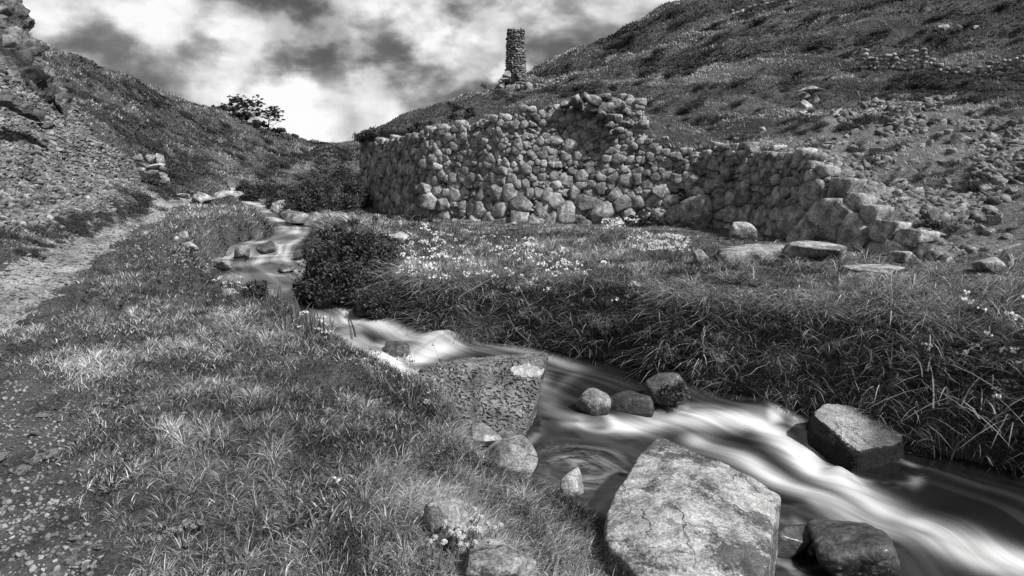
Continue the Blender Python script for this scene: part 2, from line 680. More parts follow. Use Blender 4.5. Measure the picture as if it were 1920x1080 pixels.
leftp = [(0, 450, 8), (0, 400, 9.2), (0, 300, 11.5), (0, 200, 14), (0, 120, 16), (100, 400, 10.8), (100, 300, 13.5), (100, 220, 16.5), (128, 196, 18),
         (200, 375, 13.2), (200, 300, 17), (200, 240, 24), (200, 200, 33), (75, 97, 33), (150, 123, 38), (225, 146, 48), (285, 166, 58), (350, 189, 72), (410, 207, 88), (450, 227, 98), (500, 255, 112), (528, 268, 125), (290, 350, 16.5), (300, 300, 22), (300, 250, 36),
         (380, 345, 22), (400, 318, 28), (400, 290, 40), (400, 240, 62), (480, 330, 42), (500, 300, 62), (440, 342, 28), (470, 334, 36), (520, 318, 55), (545, 296, 85), (560, 270, 150), (620, 268, 180)]
G_pts += [P(*p) for p in leftp]
G_pts += [np.array(p, float) for p in [(-26, 14, 7.5), (-45, 36, 6.5), (-55, 60, 6), (-75, 105, 5), (-85, 160, 4), (-60, 250, 3), (0, 300, 6), (60, 300, 10), (-30, 220, 8), (-200, 0, 5), (-200, 200, 3), (200, 300, 10), (0, 600, 5), (-300, 600, 5)]]
shared = [(600, 322, 32), (640, 352, 24), (560, 350, 26), (500, 345, 28), (600, 290, 48), (570, 280, 70), (560, 300, 60), (640, 262, 55)]
G_pts += [P(*p) for p in shared]
G_pts += [np.array(p, float) for p in [(15, 12, .8), (22, 20, 3)]]
GF = Field(G_pts)
hp = [(690, 250, 21.5), (790, 232, 18.2), (900, 214, 17.2), (1000, 199, 16.2), (1100, 192, 15.6), (1180, 195, 15.2), (1250, 292, 13.7), (1400, 278, 12.4), (1500, 305, 11.6), (1600, 385, 10.4), (1700, 450, 9.6), (1920, 470, 8.6),
      (1250, 245, 16.5), (1200, 170, 21), (1400, 200, 18), (1500, 240, 15), (1600, 300, 12.8), (1600, 200, 17), (1600, 100, 24), (1600, 20, 32), (1750, 380, 10.9), (1900, 400, 9.9), (1900, 300, 12), (1900, 200, 15.5), (1900, 100, 20), (1900, 0, 26),
      (1400, 100, 28), (1400, 20, 42), (1280, 0, 50), (1150, 72, 50), (1000, 138, 52), (930, 170, 46), (965, 186, 38), (860, 195, 42), (740, 229, 36), (690, 243, 32), (1100, 160, 27), (1000, 180, 30),
      (800, 217, 28), (1750, 100, 22), (1300, 60, 40)] + shared
H_pts = [P(*p) for p in hp]
H_pts += [np.array(p, float) for p in [(18, 75, 14), (5, 75, 9), (-8, 75, 5), (35, 70, 18), (45, 30, 16), (30, 10, 6), (25, 0, 4), (15, 3, .9), (10, 6, .3), (70, 20, 20), (80, 80, 20), (0, 120, 8), (-30, 120, 5), (100, 200, 18), (0, 300, 6), (-60, 250, 3), (200, 0, 20), (60, -60, 5), (0, -10, 0), (-200, 300, 5), (200, 400, 14)]]
H_pts += [W(1920, 690, -.05), W(1300, 600, 0), W(1100, 480, .1), W(1800, 490, .28)]
HF = Field(H_pts)

# wall plan (world) right -> left, from measured foot pixels
wall_foot_px = [(1800, 492, .27), (1740, 482, .25), (1660, 474, .22), (1590, 462, .2), (1500, 452, .18), (1400, 434, .15), (1300, 426, .12), (1200, 425, .08), (1100, 424, .06), (960, 420, .08), (860, 414, .08), (790, 410, .08), (745, 402, .08), (705, 393, .1), (675, 386, .12)]
WF = np.array([W(*p)[:2] for p in wall_foot_px])
wall_ext = np.concatenate([[[11., 4.5]], [[9.6, 6.4]], WF, [[-5.4, 23.5]], [[-5.6, 28]], [[-8, 40]], [[-22, 90]], [[-40, 200]]])


def seg_dist(x, y, poly):
    """distance to polyline, signed side (left of travel = +)"""
    best = np.full(np.shape(x), 1e9)
    side = np.zeros(np.shape(x))
    for a, b in zip(poly[:-1], poly[1:]):
        d = b - a
        L2 = (d ** 2).sum()
        t = np.clip(((x - a[0]) * d[0] + (y - a[1]) * d[1]) / L2, 0, 1)
        qx, qy = x - a[0] - t * d[0], y - a[1] - t * d[1]
        dd = np.hypot(qx, qy)
        s = np.sign(d[0] * (y - a[1]) - d[1] * (x - a[0]))
        m = dd < best - 1e-9
        best = np.where(m, dd, best)
        side = np.where(m, s, side)
    return best, side


# stream cross sections: left px,py,z  right px,py,z   (upstream -> downstream)
secs = [((425, 340, .62), (436, 340, .62)), ((432, 352, .5), (447, 352, .5)), ((438, 366, .4), (463, 366, .4)), ((455, 380, .31), (495, 379, .31)), ((490, 395, .25), (560, 396, .25)), ((502, 408, .1), (572, 409, .12)),
        ((520, 424, .06), (604, 426, .06)), ((512, 440, .02), (590, 440, .02)), ((455, 457, -.02), (575, 456, -.02)), ((420, 484, -.2), (578, 474, -.18)), ((400, 506, -.24), (600, 500, -.24)),
        ((440, 545, -.3), (650, 530, -.3)), ((530, 588, -.38), (680, 565, -.36)), ((590, 625, -.47), (745, 600, -.46)), ((640, 668, -.54), (830, 628, -.53)), ((690, 715, -.68), (940, 645, -.66)),
        ((770, 770, -.72), (1160, 682, -.7)), ((880, 815, -.74), (1270, 715, -.73)), ((930, 890, -.76), (1410, 745, -.78)), ((1040, 940, -.77), (1540, 785, -.88)), ((1190, 1010, -.8), (1730, 850, -1.02)),
        ((1330, 1130, -1.0), (1960, 895, -1.06)), ((1450, 1350, -1.12), (2120, 960, -1.12)), ((1700, 1600, -1.2), (2500, 1100, -1.2))]
SL = np.array([W(*s[0]) for s in secs])
SR = np.array([W(*s[1]) for s in secs])


def catmull(Pn, k):
    out = []
    n = len(Pn)
    for i in range(n - 1):
        p0, p1, p2, p3 = Pn[max(i - 1, 0)], Pn[i], Pn[i + 1], Pn[min(i + 2, n - 1)]
        for t in np.linspace(0, 1, k, endpoint=False):
            out.append(.5 * ((2 * p1) + (-p0 + p2) * t + (2 * p0 - 5 * p1 + 4 * p2 - p3) * t * t + (-p0 + 3 * p1 - 3 * p2 + p3) * t ** 3))
    out.append(Pn[-1])
    return np.array(out)


SLc, SRc = catmull(SL, 6), catmull(SR, 6)
SLc[:, 2] = np.interp(np.arange(len(SLc)) / 6, np.arange(len(SL)), SL[:, 2])
SRc[:, 2] = np.interp(np.arange(len(SRc)) / 6, np.arange(len(SR)), SR[:, 2])
stream_poly = np.concatenate([SLc[:, :2], SRc[::-1, :2]])
stream_closed = np.concatenate([stream_poly, stream_poly[:1]])


def inside(x, y, poly):
    c = np.zeros(np.shape(x), bool)
    n = len(poly)
    for i in range(n):
        x1, y1 = poly[i]
        x2, y2 = poly[(i + 1) % n]
        if y1 == y2:
            continue
        m = ((y1 > y) != (y2 > y)) & (x < (x2 - x1) * (y - y1) / (y2 - y1) + x1)
        c ^= m
    return c


def stream_info(x, y):
    """signed distance (negative in the water), water level, which side"""
    d = np.full(np.shape(x), 1e3)
    z = np.zeros(np.shape(x))
    rt = np.zeros(np.shape(x), bool)
    m = (y < 45) & (y > -6) & (x > -16) & (x < 8)
    if m.any():
        xs, ys = x[m], y[m]
        best = np.full(xs.shape, 1e9)
        zz = np.zeros(xs.shape)
        rr = np.zeros(xs.shape, bool)
        for E, isr in ((SLc, False), (SRc, True)):
            for a, b in zip(E[:-1], E[1:]):
                dd = b[:2] - a[:2]
                L2 = (dd ** 2).sum() + 1e-9
                t = np.clip(((xs - a[0]) * dd[0] + (ys - a[1]) * dd[1]) / L2, 0, 1)
                q = np.hypot(xs - a[0] - t * dd[0], ys - a[1] - t * dd[1])
                k = q < best
                best = np.where(k, q, best)
                zz = np.where(k, a[2] + t * (b[2] - a[2]), zz)
                rr = np.where(k, isr, rr)
        ins = inside(xs, ys, stream_poly)
        d[m] = np.where(ins, -best, best)
        z[m] = zz
        rt[m] = rr
    return d, z, rt


path_px = [(-60, 620, .0), (-10, 578, .05), (60, 530, .1), (140, 480, .17), (220, 432, .25), (300, 398, .34), (345, 383, .42), (372, 374, .5), (410, 366, .55)]
path_w = [.75, .8, .75, .7, .65, .6, .7, .7, .6]
PA = np.array([W(*p)[:2] for p in path_px])
PA = np.concatenate([[[-5.6, 1.0]], [[-5.6, 3.5]], PA])
fpath = np.array([W(-120, 1250, 0)[:2], W(-60, 1080, 0)[:2], W(-30, 960, 0)[:2], W(-40, 860, 0)[:2], W(-60, 760, 0)[:2]])  # worn stony patch near the camera


def path_dist(x, y):
    d, _ = seg_dist(x, y, PA)
    n = .12 * fbm2(x * 2.5, y * 2.5, 3, 5)
    d1 = d - .31 + n
    d2, _ = seg_dist(x, y, fpath)
    d2 = d2 - .34 + .2 * fbm2(x * 3, y * 3, 3, 8)
    return d1, d2


def smooth_base(x, y):
    g = GF(x, y)
    h = HF(x, y)
    d, s = seg_dist(x, y, wall_ext)
    s = -s   # right of travel (behind the wall) positive
    r = np.hypot(x, y)
    wdt = np.where(y > 20, .3 + (y - 20) * .25, .3)
    wdt = np.where(x > 6, .3 + (x - 6) * .5, wdt)
    k = sstep(.12, .12 + wdt, d * s)
    return g + (h - g) * k, k, d * s


def Hgt(x, y, detail=True):
    x = np.atleast_1d(np.asarray(x, float))
    y = np.atleast_1d(np.asarray(y, float))
    b, k, dw = smooth_base(x, y)
    r = np.hypot(x, y)
    slope_zone = sstep(11, 20, r) * sstep(.2, 2.0, np.abs(b - .1))
    if detail:
        n = (.07 * fbm2(x * 1.1, y * 1.1, 4, 3) + .035 * fbm2(x * 3.3, y * 3.3, 3, 4)) * sstep(1.0, 2.5, r)
        # terracettes running along the contours plus tussocks
        al = np.where(x < 0, x * .5 + y, x * .7 - y * .7)
        ter = fbm2(b * 1.5 + .3 * fbm2(x * .2, y * .2, 2, 9), al * .10, 3, 21)
        tus = fbm2(x * .7, y * .7, 4, 31, .6)
        tus2 = fbm2(x * .22, y * .22, 3, 35)
        hz = np.maximum(slope_zone, k * sstep(.8, 2.5, dw) * .6)
        n = n + hz * (ter * .85 * np.clip(r / 40, .35, .8) + tus * .30 * np.clip(r / 35, .5, .9) + tus2 * .5 * np.clip(r / 40, .2, .9))
        n = n + k * sstep(.8, 2.5, dw) * sstep(60, 20, r) * .07 * fbm2(x * 2.6, y * 2.6, 3, 39, .6)
        edge = 1 - np.exp(-(dw / 1.2) ** 2) * (np.abs(dw) < 4)
        n = n * np.clip(edge, .15, 1)
        b = b + n
    d1, d2 = path_dist(x, y)
    b = b - .045 * sstep(.15, -.15, np.minimum(d1, d2))
    d, z, rt = stream_info(x, y)
    bw = np.where(rt, .24, .42)
    t = sstep(-.02, 1, d / bw)
    bank = (z - .06) + (b - (z - .06)) * t
    far = d > bw
    bed = z - .08 - .32 * sstep(0, .45, -d)
    return np.where(far, b, np.where(d > 0, np.minimum(bank, np.maximum(b, z - .05)), bed))


def H1(x, y):
    return float(Hgt(np.array([x]), np.array([y]))[0])


_ts = np.geomspace(1.6, 260, 150)


def hit(px, py):
    d = ray(px, py)
    ts = _ts
    for it in range(2):
        Z = EYE + d[2] * ts / d[1]
        h = Hgt(d[0] * ts / d[1], ts)
        k = np.nonzero(Z < h)[0]
        if len(k) == 0:
            return None
        i = max(int(k[0]), 1)
        if it == 0:
            ts = np.linspace(ts[i - 1], ts[i], 16)
    Y = ts[i]
    x = d[0] * Y / d[1]
    return np.array([x, Y, H1(x, Y)])


def skyline(px, ymin=20, ymax=160):
    """the ground point that forms the skyline in this column"""
    d = ray(px, 300)
    Y = np.linspace(ymin, ymax, 400)
    X = d[0] * Y / d[1]
    h = Hgt(X, Y)
    i = int(np.argmax((h - EYE) / Y))
    return np.array([X[i], Y[i], h[i]])


def zone(pxs):
    out = []
    for p in pxs:
        q = hit(*p)
        if q is None:
            q = P(p[0], p[1], 30)
        out.append(q[:2])
    return np.array(out)


Z_screeR = zone([(1470, 300), (1540, 230), (1640, 175), (1790, 180), (1960, 240), (1990, 470), (1760, 478), (1690, 440), (1600, 375)])
Z_screeL = zone([(-120, 100), (60, 145), (130, 200), (180, 262), (250, 302), (300, 352), (330, 374), (240, 392), (120, 425), (-120, 470)])
Z_flora = zone([(740, 470), (900, 455), (1080, 480), (1250, 520), (1200, 590), (900, 610), (760, 560)])

# ------------------------------------------------------------------ ground sheet
def build_ground():
    inner = np.radians(np.arange(-46, 46.001, .125))
    left = np.radians(np.arange(-180, -46, 3.0))
    right = np.radians(np.arange(46 + 3, 180, 3.0))
    th = np.concatenate([left, inner, right])
    r = np.concatenate([[.02, .4, .8], np.geomspace(1.2, 130, 620), np.geomspace(135, 900, 26)])
    nr, na = len(r), len(th)
    R, T = np.meshgrid(r, th, indexing='ij')
    X = R * np.sin(T)
    Y = R * np.cos(T)
    Z = Hgt(X.ravel(), Y.ravel())
    V = np.stack([X.ravel(), Y.ravel(), Z], -1)
    i = np.arange(nr - 1)[:, None] * na
    j = np.arange(na)[None]
    j2 = (j + 1) % na
    Q = np.stack([i + j, i + j2, i + na + j2, i + na + j], -1)[:, :, ::-1].reshape(-1, 4)
    C = V[Q].mean(1)
    d1, d2 = path_dist(C[:, 0], C[:, 1])
    ispath = d1 < 0
    ds, zs, rt = stream_info(C[:, 0], C[:, 1])
    inbed = ds < .03
    k = smooth_base(C[:, 0], C[:, 1])[1]
    rr = np.hypot(C[:, 0], C[:, 1])
    scr = inside(C[:, 0], C[:, 1], Z_screeR) | inside(C[:, 0], C[:, 1], Z_screeL)
    wn = fbm2(C[:, 0] * .5, C[:, 1] * .5, 2, 77)
    hill_r = (k > .5) | ((C[:, 0] > 0) & (rr > 24))
    hill_l = (~hill_r) & (rr > 9) & (seg_dist(C[:, 0], C[:, 1], PA)[0] > .6) & (C[:, 0] < np.interp(C[:, 1], [3, 7, 10, 17, 25, 200], [-6, -6, -7, -9.5, -12, -30])) | (rr > 150)
    lab = np.zeros(len(Q), int)
    lab[hill_r] = 3
    lab[hill_l & ~hill_r] = 2
    lab[scr & (lab == 3)] = 5
    lab[scr & (lab != 3) & (lab != 5)] = 4
    lab[ispath] = 1
    lab[inbed] = 6
    names = {0: ('ground', 'soil', None), 1: ('path', 'path', None), 2: ('hillside', 'hill', None), 3: ('hillside', 'hill', None), 4: ('scree_slope', 'screesoil', None), 5: ('scree_slope', 'screesoil', None), 6: ('stream_bed', 'bed', None)}
    for l, (nm, mt, _) in names.items():
        f = Q[lab == l]
        if not len(f):
            continue
        u, inv = np.unique(f.ravel(), return_inverse=True)
        o = obj(nm, mesh_np(nm, V[u], [inv.reshape(-1, 4)], M[mt]))
        tag(o, kind='structure')


build_ground()

# ------------------------------------------------------------------ water
def build_water():
    K = 26
    A = catmull(SL, K)
    B = catmull(SR, K)
    u = np.arange(len(A)) / K
    A[:, 2] = np.interp(u, np.arange(len(SL)), SL[:, 2])
    B[:, 2] = np.interp(u, np.arange(len(SR)), SR[:, 2])
    nt_ = 190
    t = np.linspace(-.08, 1.08, nt_)
    tt = np.clip(t, 0, 1)
    X = A[:, None, :2] * (1 - t)[None, :, None] + B[:, None, :2] * t[None, :, None]
    # steps along the stream: sharpen the level profile into little falls
    frac = u - np.floor(u)
    us = np.floor(u) + sstep(.15, .85, frac)
    ZA = np.interp(us, np.arange(len(SL)), SL[:, 2])
    ZB = np.interp(us, np.arange(len(SR)), SR[:, 2])
    Z = ZA[:, None] * (1 - tt) + ZB[:, None] * tt
    x, y = X[..., 0], X[..., 1]
    ln = np.concatenate([[0], np.cumsum(np.linalg.norm(np.diff((A + B)[:, :2] / 2, axis=0), axis=1))])
    S = np.repeat(ln[:, None], nt_, 1)
    wid = np.linalg.norm((B - A)[:, :2], axis=1)
    Tm = (t[None] - .5) * wid[:, None]
    # foam lines in world metres: polyline px,py,z ; half width m ; strength
    fl = [([(1170, 800, -.77), (1300, 790, -.8), (1420, 800, -.86), (1500, 870, -.95), (1600, 940, -1.03), (1760, 1000, -1.06), (1960, 1060, -1.1)], .20, 1.0),
          ([(1240, 780, -.78), (1340, 770, -.8), (1480, 830, -.9)], .12, .4),
          ([(1310, 830, -.82), (1400, 880, -.92), (1500, 940, -1.0), (1650, 990, -1.04), (1900, 1060, -1.1)], .16, .75),
          ([(1440, 800, -.86), (1480, 770, -.84), (1530, 860, -.93), (1600, 930, -1.02)], .09, .6),
          ([(1580, 915, -1.02), (1560, 890, -1.0), (1640, 950, -1.04)], .07, .8),
          ([(1480, 930, -1.0), (1560, 985, -1.04), (1700, 1010, -1.06), (1950, 1085, -1.1)], .11, .5),
          ([(1060, 800, -.76), (1180, 795, -.77)], .09, .4),
          ([(820, 660, -.66), (900, 655, -.68), (1000, 665, -.7), (1080, 690, -.71)], .17, .36),
          ([(640, 605, -.47), (720, 620, -.5), (800, 640, -.55), (840, 640, -.6)], .22, .8),
          ([(650, 640, -.52), (700, 665, -.58), (730, 690, -.66), (770, 700, -.68)], .20, 1.0),
          ([(720, 650, -.56), (745, 690, -.66), (760, 720, -.7)], .16, 1.0),
          ([(780, 680, -.68), (860, 660, -.67)], .18, .9),
          ([(600, 600, -.44), (680, 610, -.48), (640, 630, -.5)], .2, .6),
          ([(620, 560, -.37), (640, 575, -.4), (660, 600, -.45)], .25, .5),
          ([(420, 500, -.24), (500, 490, -.23), (570, 486, -.22)], .35, .75),
          ([(430, 520, -.26), (520, 515, -.27), (600, 520, -.28)], .35, .55),
          ([(420, 484, -.2), (470, 481, -.2), (575, 478, -.19)], .25, .95),
          ([(520, 462, -.06), (560, 460, -.06), (570, 474, -.18)], .2, .8),
          ([(470, 455, -.02), (520, 452, 0), (585, 450, 0)], .25, .7),
          ([(540, 432, .03), (570, 438, .03), (590, 445, .02)], .3, .9),
          ([(530, 426, .06), (590, 428, .06)], .25, .85),
          ([(500, 398, .22), (515, 404, .15), (520, 412, .1), (560, 413, .1)], .25, .9),
          ([(440, 352, .5), (448, 368, .4), (470, 380, .32), (520, 393, .26)], .3, .8),
          ([(560, 545, -.32), (620, 548, -.34)], .25, .45),
          ([(1030, 740, -.72), (1080, 700, -.7)], .1, .22), ([(1010, 700, -.71), (1040, 770, -.74), (1150, 800, -.77)], .14, .32)]
    foam = np.zeros_like(x)
    for pl, w, s in fl:
        q = np.array([W(*p)[:2] for p in pl])
        q = catmull(q, 5)
        d, _ = seg_dist(x, y, q)
        foam = np.maximum(foam, s * np.exp(-(d / (w * .85)) ** 2))
    # whirl of thin foam in the still pool
    wc = W(1090, 875, -.76)[:2]
    dx, dy = x - wc[0], y - wc[1]
    wob = .07 * fbm2(x * 5, y * 5, 3, 54)
    rr = np.hypot(dx * .8 + wob, dy - wob * .7)
    an = np.arctan2(dy, dx)
    wn = fbm3(rr * 26, np.cos(an - rr * 3) * .9, np.sin(an - rr * 3) * .9, 5, 51, .65) * 1.3
    whirl = np.exp(-(rr / .42) ** 4) * np.clip(.16 + wn * (1 + .8 * fbm2(x * 4, y * 4, 2, 57)), 0, 1) * .5
    st = fbm2(Tm * 8 + 1.6 * fbm2(S * .7, Tm * 1.2, 3, 61), S * .7, 3, 60, .5)
    st2 = fbm2(Tm * 34 + 2.5 * fbm2(S * .9, Tm * 1.5, 3, 65), S * 1.1, 3, 63, .6)
    pat_ = fbm2(x * 2.2, y * 2.2, 3, 68)
    f = foam * (.82 + .25 * st + .2 * st2 + .6 * pat_) + .07 * sstep(-.1, .6, st)
    far = sstep(4.9, 8, y)
    f = f * (1 - .35 * far) + far * (.10 + .22 * st)
    f = np.maximum(f, whirl)
    # thin froth where the stream meets the stones
    for (px, py, z, rad) in [(1120, 795, -.77, .17), (1247, 768, -.8, .2), (744, 672, -.64, .13), (1300, 1000, -.8, .62), (1610, 870, -1.0, .42), (1490, 1040, -1.04, .22), (652, 576, -.4, .18), (690, 595, -.44, .3), (492, 478, -.2, .3), (556, 486, -.2, .15), (532, 510, -.24, .2), (900, 800, -.74, .5)]:
        c = W(px, py, z)[:2]
        q = np.hypot(x - c[0], y - c[1]) - rad
        f = f + .30 * np.exp(-(q / .045) ** 2) * np.clip(.5 + 1.6 * fbm2(x * 7, y * 7, 3, 85), 0, 1)
    f = np.clip(f, 0, 1) ** 1.25
    # humps over sunken stones and fall lips
    Z = Z + .006 * foam * st + .002 * st2 * foam + .006 * fbm2(Tm * 6, S * 2, 3, 70)
    for (px, py, z, w, h) in [(830, 640, -.55, .28, .10), (720, 612, -.5, .25, .06), (1440, 775, -.84, .14, .07), (1570, 905, -1.0, .10, .08), (1300, 775, -.79, .25, .03), (1230, 745, -.76, .15, .04), (510, 498, -.24, .25, .03), (590, 492, -.24, .2, .03)]:
        c = W(px, py, z)[:2]
        Z = Z + h * np.exp(-(((x - c[0]) ** 2 + (y - c[1]) ** 2) / w ** 2))
    V = np.stack([x, y, Z], -1).reshape(-1, 3)
    i = np.arange(len(A) - 1)[:, None] * nt_
    j = np.arange(nt_ - 1)[None]
    Q = np.stack([i + j, i + nt_ + j, i + nt_ + j + 1, i + j + 1], -1).reshape(-1, 4)
    m, t_, b = new_mat('silky stream water')
    fo = attr(t_, 'foam')
    v = mrange(t_, fo, 0, 1, .008, .55, False)
    grey(t_, v, b.inputs['Base Color'])
    t_.links.new(mrange(t_, fo, 0, .6, .16, .7, False), b.inputs['Roughness'])
    b.inputs['Specular IOR Level'].default_value = .5
    bump(t_, b, noise(t_, 5, 3, .5), .15, .03)
    o = obj('stream', mesh_np('stream', V, [Q], m, attrs={'foam': f.ravel()}))
    tag(o, kind='structure')
    return X, Z


build_water()

# ------------------------------------------------------------------ dry stone wall
def build_wall():
    root = empty('dry_stone_wall', (WF[8][0], WF[8][1], 0.05))
    tag(root, 'long high dry stone retaining wall curving across the valley floor below the hill', 'stone wall')
    inv = -np.array(root.location)
    base = catmull(WF, 12)
    seg = np.linalg.norm(np.diff(base, axis=0), axis=1)
    S = np.concatenate([[0], np.cumsum(seg)])
    U = S[-1]
    su = np.linspace(0, U, 400)
    bx, by = np.interp(su, S, base[:, 0]), np.interp(su, S, base[:, 1])
    k = np.ones(9) / 9
    bxs, bys = np.convolve(np.pad(bx, 4, 'edge'), k, 'valid'), np.convolve(np.pad(by, 4, 'edge'), k, 'valid')
    tx, ty = np.gradient(bxs), np.gradient(bys)
    tl = np.hypot(tx, ty)
    nx, ny = -ty / tl, tx / tl            # candidate normal
    flip = np.sign(-(nx * bxs + ny * bys).mean())
    nx, ny = nx * flip, ny * flip        # towards the meadow
    gz = Hgt(bxs + nx * .12, bys + ny * .12)
    gz = np.convolve(np.pad(gz, 4, 'edge'), k, 'valid')
    # pixel column of every u
    dep = CT * bys - ST * (gz - EYE)
    pxu = 960 + F * bxs / dep
    tops = [(640, 262), (675, 262), (700, 258), (740, 262), (762, 258), (790, 240), (830, 236), (900, 216), (1000, 202), (1060, 195), (1100, 188), (1180, 190), (1194, 192), (1204, 262), (1250, 292), (1300, 284), (1360, 276), (1480, 292), (1530, 318), (1600, 372), (1640, 405), (1700, 445), (1760, 468), (1830, 486)]
    tp = np.array(tops, float)
    pyu = np.interp(pxu, tp[:, 0], tp[:, 1])
    vt = np.array([P(a, b, c)[2] for a, b, c in zip(pxu, pyu, bys)]) - gz
    vt = np.clip(vt, .12, 5)

    def fr(u):
        return tuple(np.interp(u, su, a) for a in (bxs, bys, nx, ny, gz))

    def to_world(u, v, d):
        x, y, a, b, g = fr(u)
        dd = d - .10 * v
        return np.stack([x + a * dd, y + b * dd, g + v], -1)

    pxs_of = lambda u: np.interp(u, su, pxu)
    u_of = lambda px: np.interp(px, pxu[::-1], su[::-1])
    rg = np.random.default_rng(3)
    AN = 1.0
    seeds, rad, big = [], [], []
    # the large foundation stones that can be told apart: px, py, half width px
    heroes = [(1310, 398, 30, 'large rounded pale boulder in the foot of the wall'), (1558, 412, 34, 'big wedge shaped slab standing in the wall near its low end'),
              (1485, 418, 30, 'wide flat block in the wall left of the wedge shaped slab'), (1610, 443, 28, 'square mottled block in the foot of the wall at its low end'),
              (1370, 400, 16, None), (1648, 418, 26, None), (1697, 437, 18, None), (1507, 363, 22, None), (1130, 402, 20, None), (1062, 396, 16, None), (1020, 396, 14, None),
              (938, 396, 14, None), (900, 395, 14, None), (1178, 400, 12, None), (775, 400, 16, None), (1067, 276, 14, 'tall upright pale stone high in the wall face'), (975, 408, 13, None), (1265, 402, 15, None), (1510, 442, 26, None), (1395, 402, 15, None), (1425, 403, 16, None)]
    for px, py, hw, lab in heroes:
        u = float(u_of(px))
        x, y, a, b, g = fr(u)
        v = P(px, py, float(y))[2] - float(g)
        r = hw / F * float(np.hypot(x, y))
        v = max(v, r * .5)
        seeds.append((u, v * AN))
        rad.append(r)
        big.append(lab if lab else True)
    SA = np.array(seeds)
    RA = np.array(rad)
    nh = len(SA)
    rows = []
    v = -.10
    while v < 3.6:
        f = np.interp(v / 2.6, [0, .25, .5, 1], [.25, .205, .145, .11])
        rows.append((v, f * rg.uniform(.8, 1.2)))
        v += rows[-1][1]
    ns, nr2 = [], []
    for ri, (v, hh) in enumerate(rows):
        u = -rg.uniform(0, .3)
        while u < U + .1:
            sc = float(np.interp(pxs_of(u), [700, 850, 1180, 1500, 1600, 1700], [1.1, 1.0, .92, .95, 1.2, 1.2]))
            w = hh * rg.uniform(.75, 2.1) * sc
            if rg.random() < .12:
                w *= .5
            uc = u + w / 2
            vc = v + hh / 2 + rg.normal(0, .16 * hh) + .10 * float(vn2(np.array([uc * .7]), np.array([v * .8]), 3)[0])
            vc *= sc
            u += w
            top = float(np.interp(uc, su, vt))
            if vc > top + .04 or vc < -.12:
                continue
            r = .5 * min(w, hh * sc * 1.3)
            p = np.array([uc, vc * AN])
            if (np.hypot(SA[:nh, 0] - uc, (SA[:nh, 1] - p[1])) < RA[:nh] * 1.05 + r * .45).any():
                continue
            if rg.random() < .05:
                continue
            ns.append(p)
            nr2.append(r * (1.5 if rg.random() < .08 else 1))
            big.append(False)
    SA = np.vstack([SA, np.array(ns)])
    RA = np.concatenate([RA, nr2])
    n = len(SA)
    courses, coping = MB(), MB()
    for i in range(n):
        c = SA[i]
        d2 = ((SA - c) ** 2).sum(1)
        R = RA[i] * (1.7 if i >= nh else 1.3)
        poly = [np.array([c[0] + sx * R, c[1] + sy * R]) for sx, sy in ((-1, -1), (1, -1), (1, 1), (-1, 1))]
        nb = np.argsort(d2)[1:22]
        for j in nb:
            e = SA[j] - c
            D2 = d2[j]
            D = math.sqrt(D2)
            off = (D2 + RA[i] ** 2 - RA[j] ** 2) / (2 * D)
            off = min(max(off, .25 * D), D * .8)
            en = e / D
            out = []
            m = len(poly)
            for a in range(m):
                p1, p2 = poly[a], poly[(a + 1) % m]
                s1, s2 = (p1 - c) @ en - off, (p2 - c) @ en - off
                if s1 <= 0:
                    out.append(p1)
                if (s1 < 0) != (s2 < 0):
                    out.append(p1 + (p2 - p1) * (s1 / (s1 - s2)))
            poly = out
            if len(poly) < 3:
                break
        if len(poly) < 3:
            continue
        pl = np.array(poly)
        pl[:, 1] /= AN
        cc = pl.mean(0)
        vtop = float(np.interp(cc[0], su, vt)) + rg.normal(0, .025)
        if cc[1] > vtop + .05:
            continue
        pl[:, 1] = np.minimum(pl[:, 1], max(vtop, cc[1] + .05))
        cc = pl.mean(0)
        nr, h = [], []
        gap = rg.uniform(-.012, .003)
        for a in range(len(pl)):
            e = pl[(a + 1) % len(pl)] - pl[a]
            L = np.hypot(*e)
            if L < 1e-3:
                continue
            nn = np.array([e[1], -e[0]]) / L
            hh = (pl[a] - cc) @ nn
            if hh < 0:
                nn, hh = -nn, -hh
            v3 = np.array([nn[0], nn[1], rg.normal(0, .10) - .04])
            v3 /= np.linalg.norm(v3)
            nr.append(v3)
            h.append(max(hh - gap, .02))
        size = math.sqrt(max(np.ptp(pl[:, 0]) * np.ptp(pl[:, 1]), 1e-4))
        fd = rg.uniform(.22, .38) * size + .03
        for q in range(7):
            tl_ = .10 if q == 0 else .34
            v3 = np.array([rg.normal(0, tl_), rg.normal(0, tl_), 1])
            v3 /= np.linalg.norm(v3)
            nr.append(v3)
            h.append(fd * (1 if q == 0 else rg.uniform(1.02, 1.22)))
        nr.append(np.array([0, 0, -1.]))
        h.append(.22)
        isbig = bool(big[i])
        sub = 4 if size > .34 or isbig else 3
        V, T = plane_rock(np.array(nr), np.array(h), sub, rg.uniform(60, 110), rg.uniform(.03, .06), i, 3.0)
        V = V[:, [0, 1, 2]] + np.array([cc[0], cc[1], rg.normal(-.03, .03)])
        V = V + np.stack([fbm3(V[:, 0] * 9, V[:, 1] * 9, V[:, 2] * 9, 2, q_) for q_ in (1, 2, 3)], -1) * .006
        Wd = to_world(V[:, 0], V[:, 1], V[:, 2]) + inv
        sh = float(np.clip(rg.normal(.45, .19), .05, 1))
        if isbig:
            sh = .62
            me = mesh_np('foundation_stone', Wd - Wd.mean(0), [T], M['wall'], np.full(len(V), sh + rg.normal(0, .06)))
            o = obj('foundation_stone', me, root, Wd.mean(0))
            if isinstance(big[i], str):
                tag(o, big[i])
        else:
            (coping if cc[1] > vtop - .14 else courses).add(Wd, t=T, s=sh)
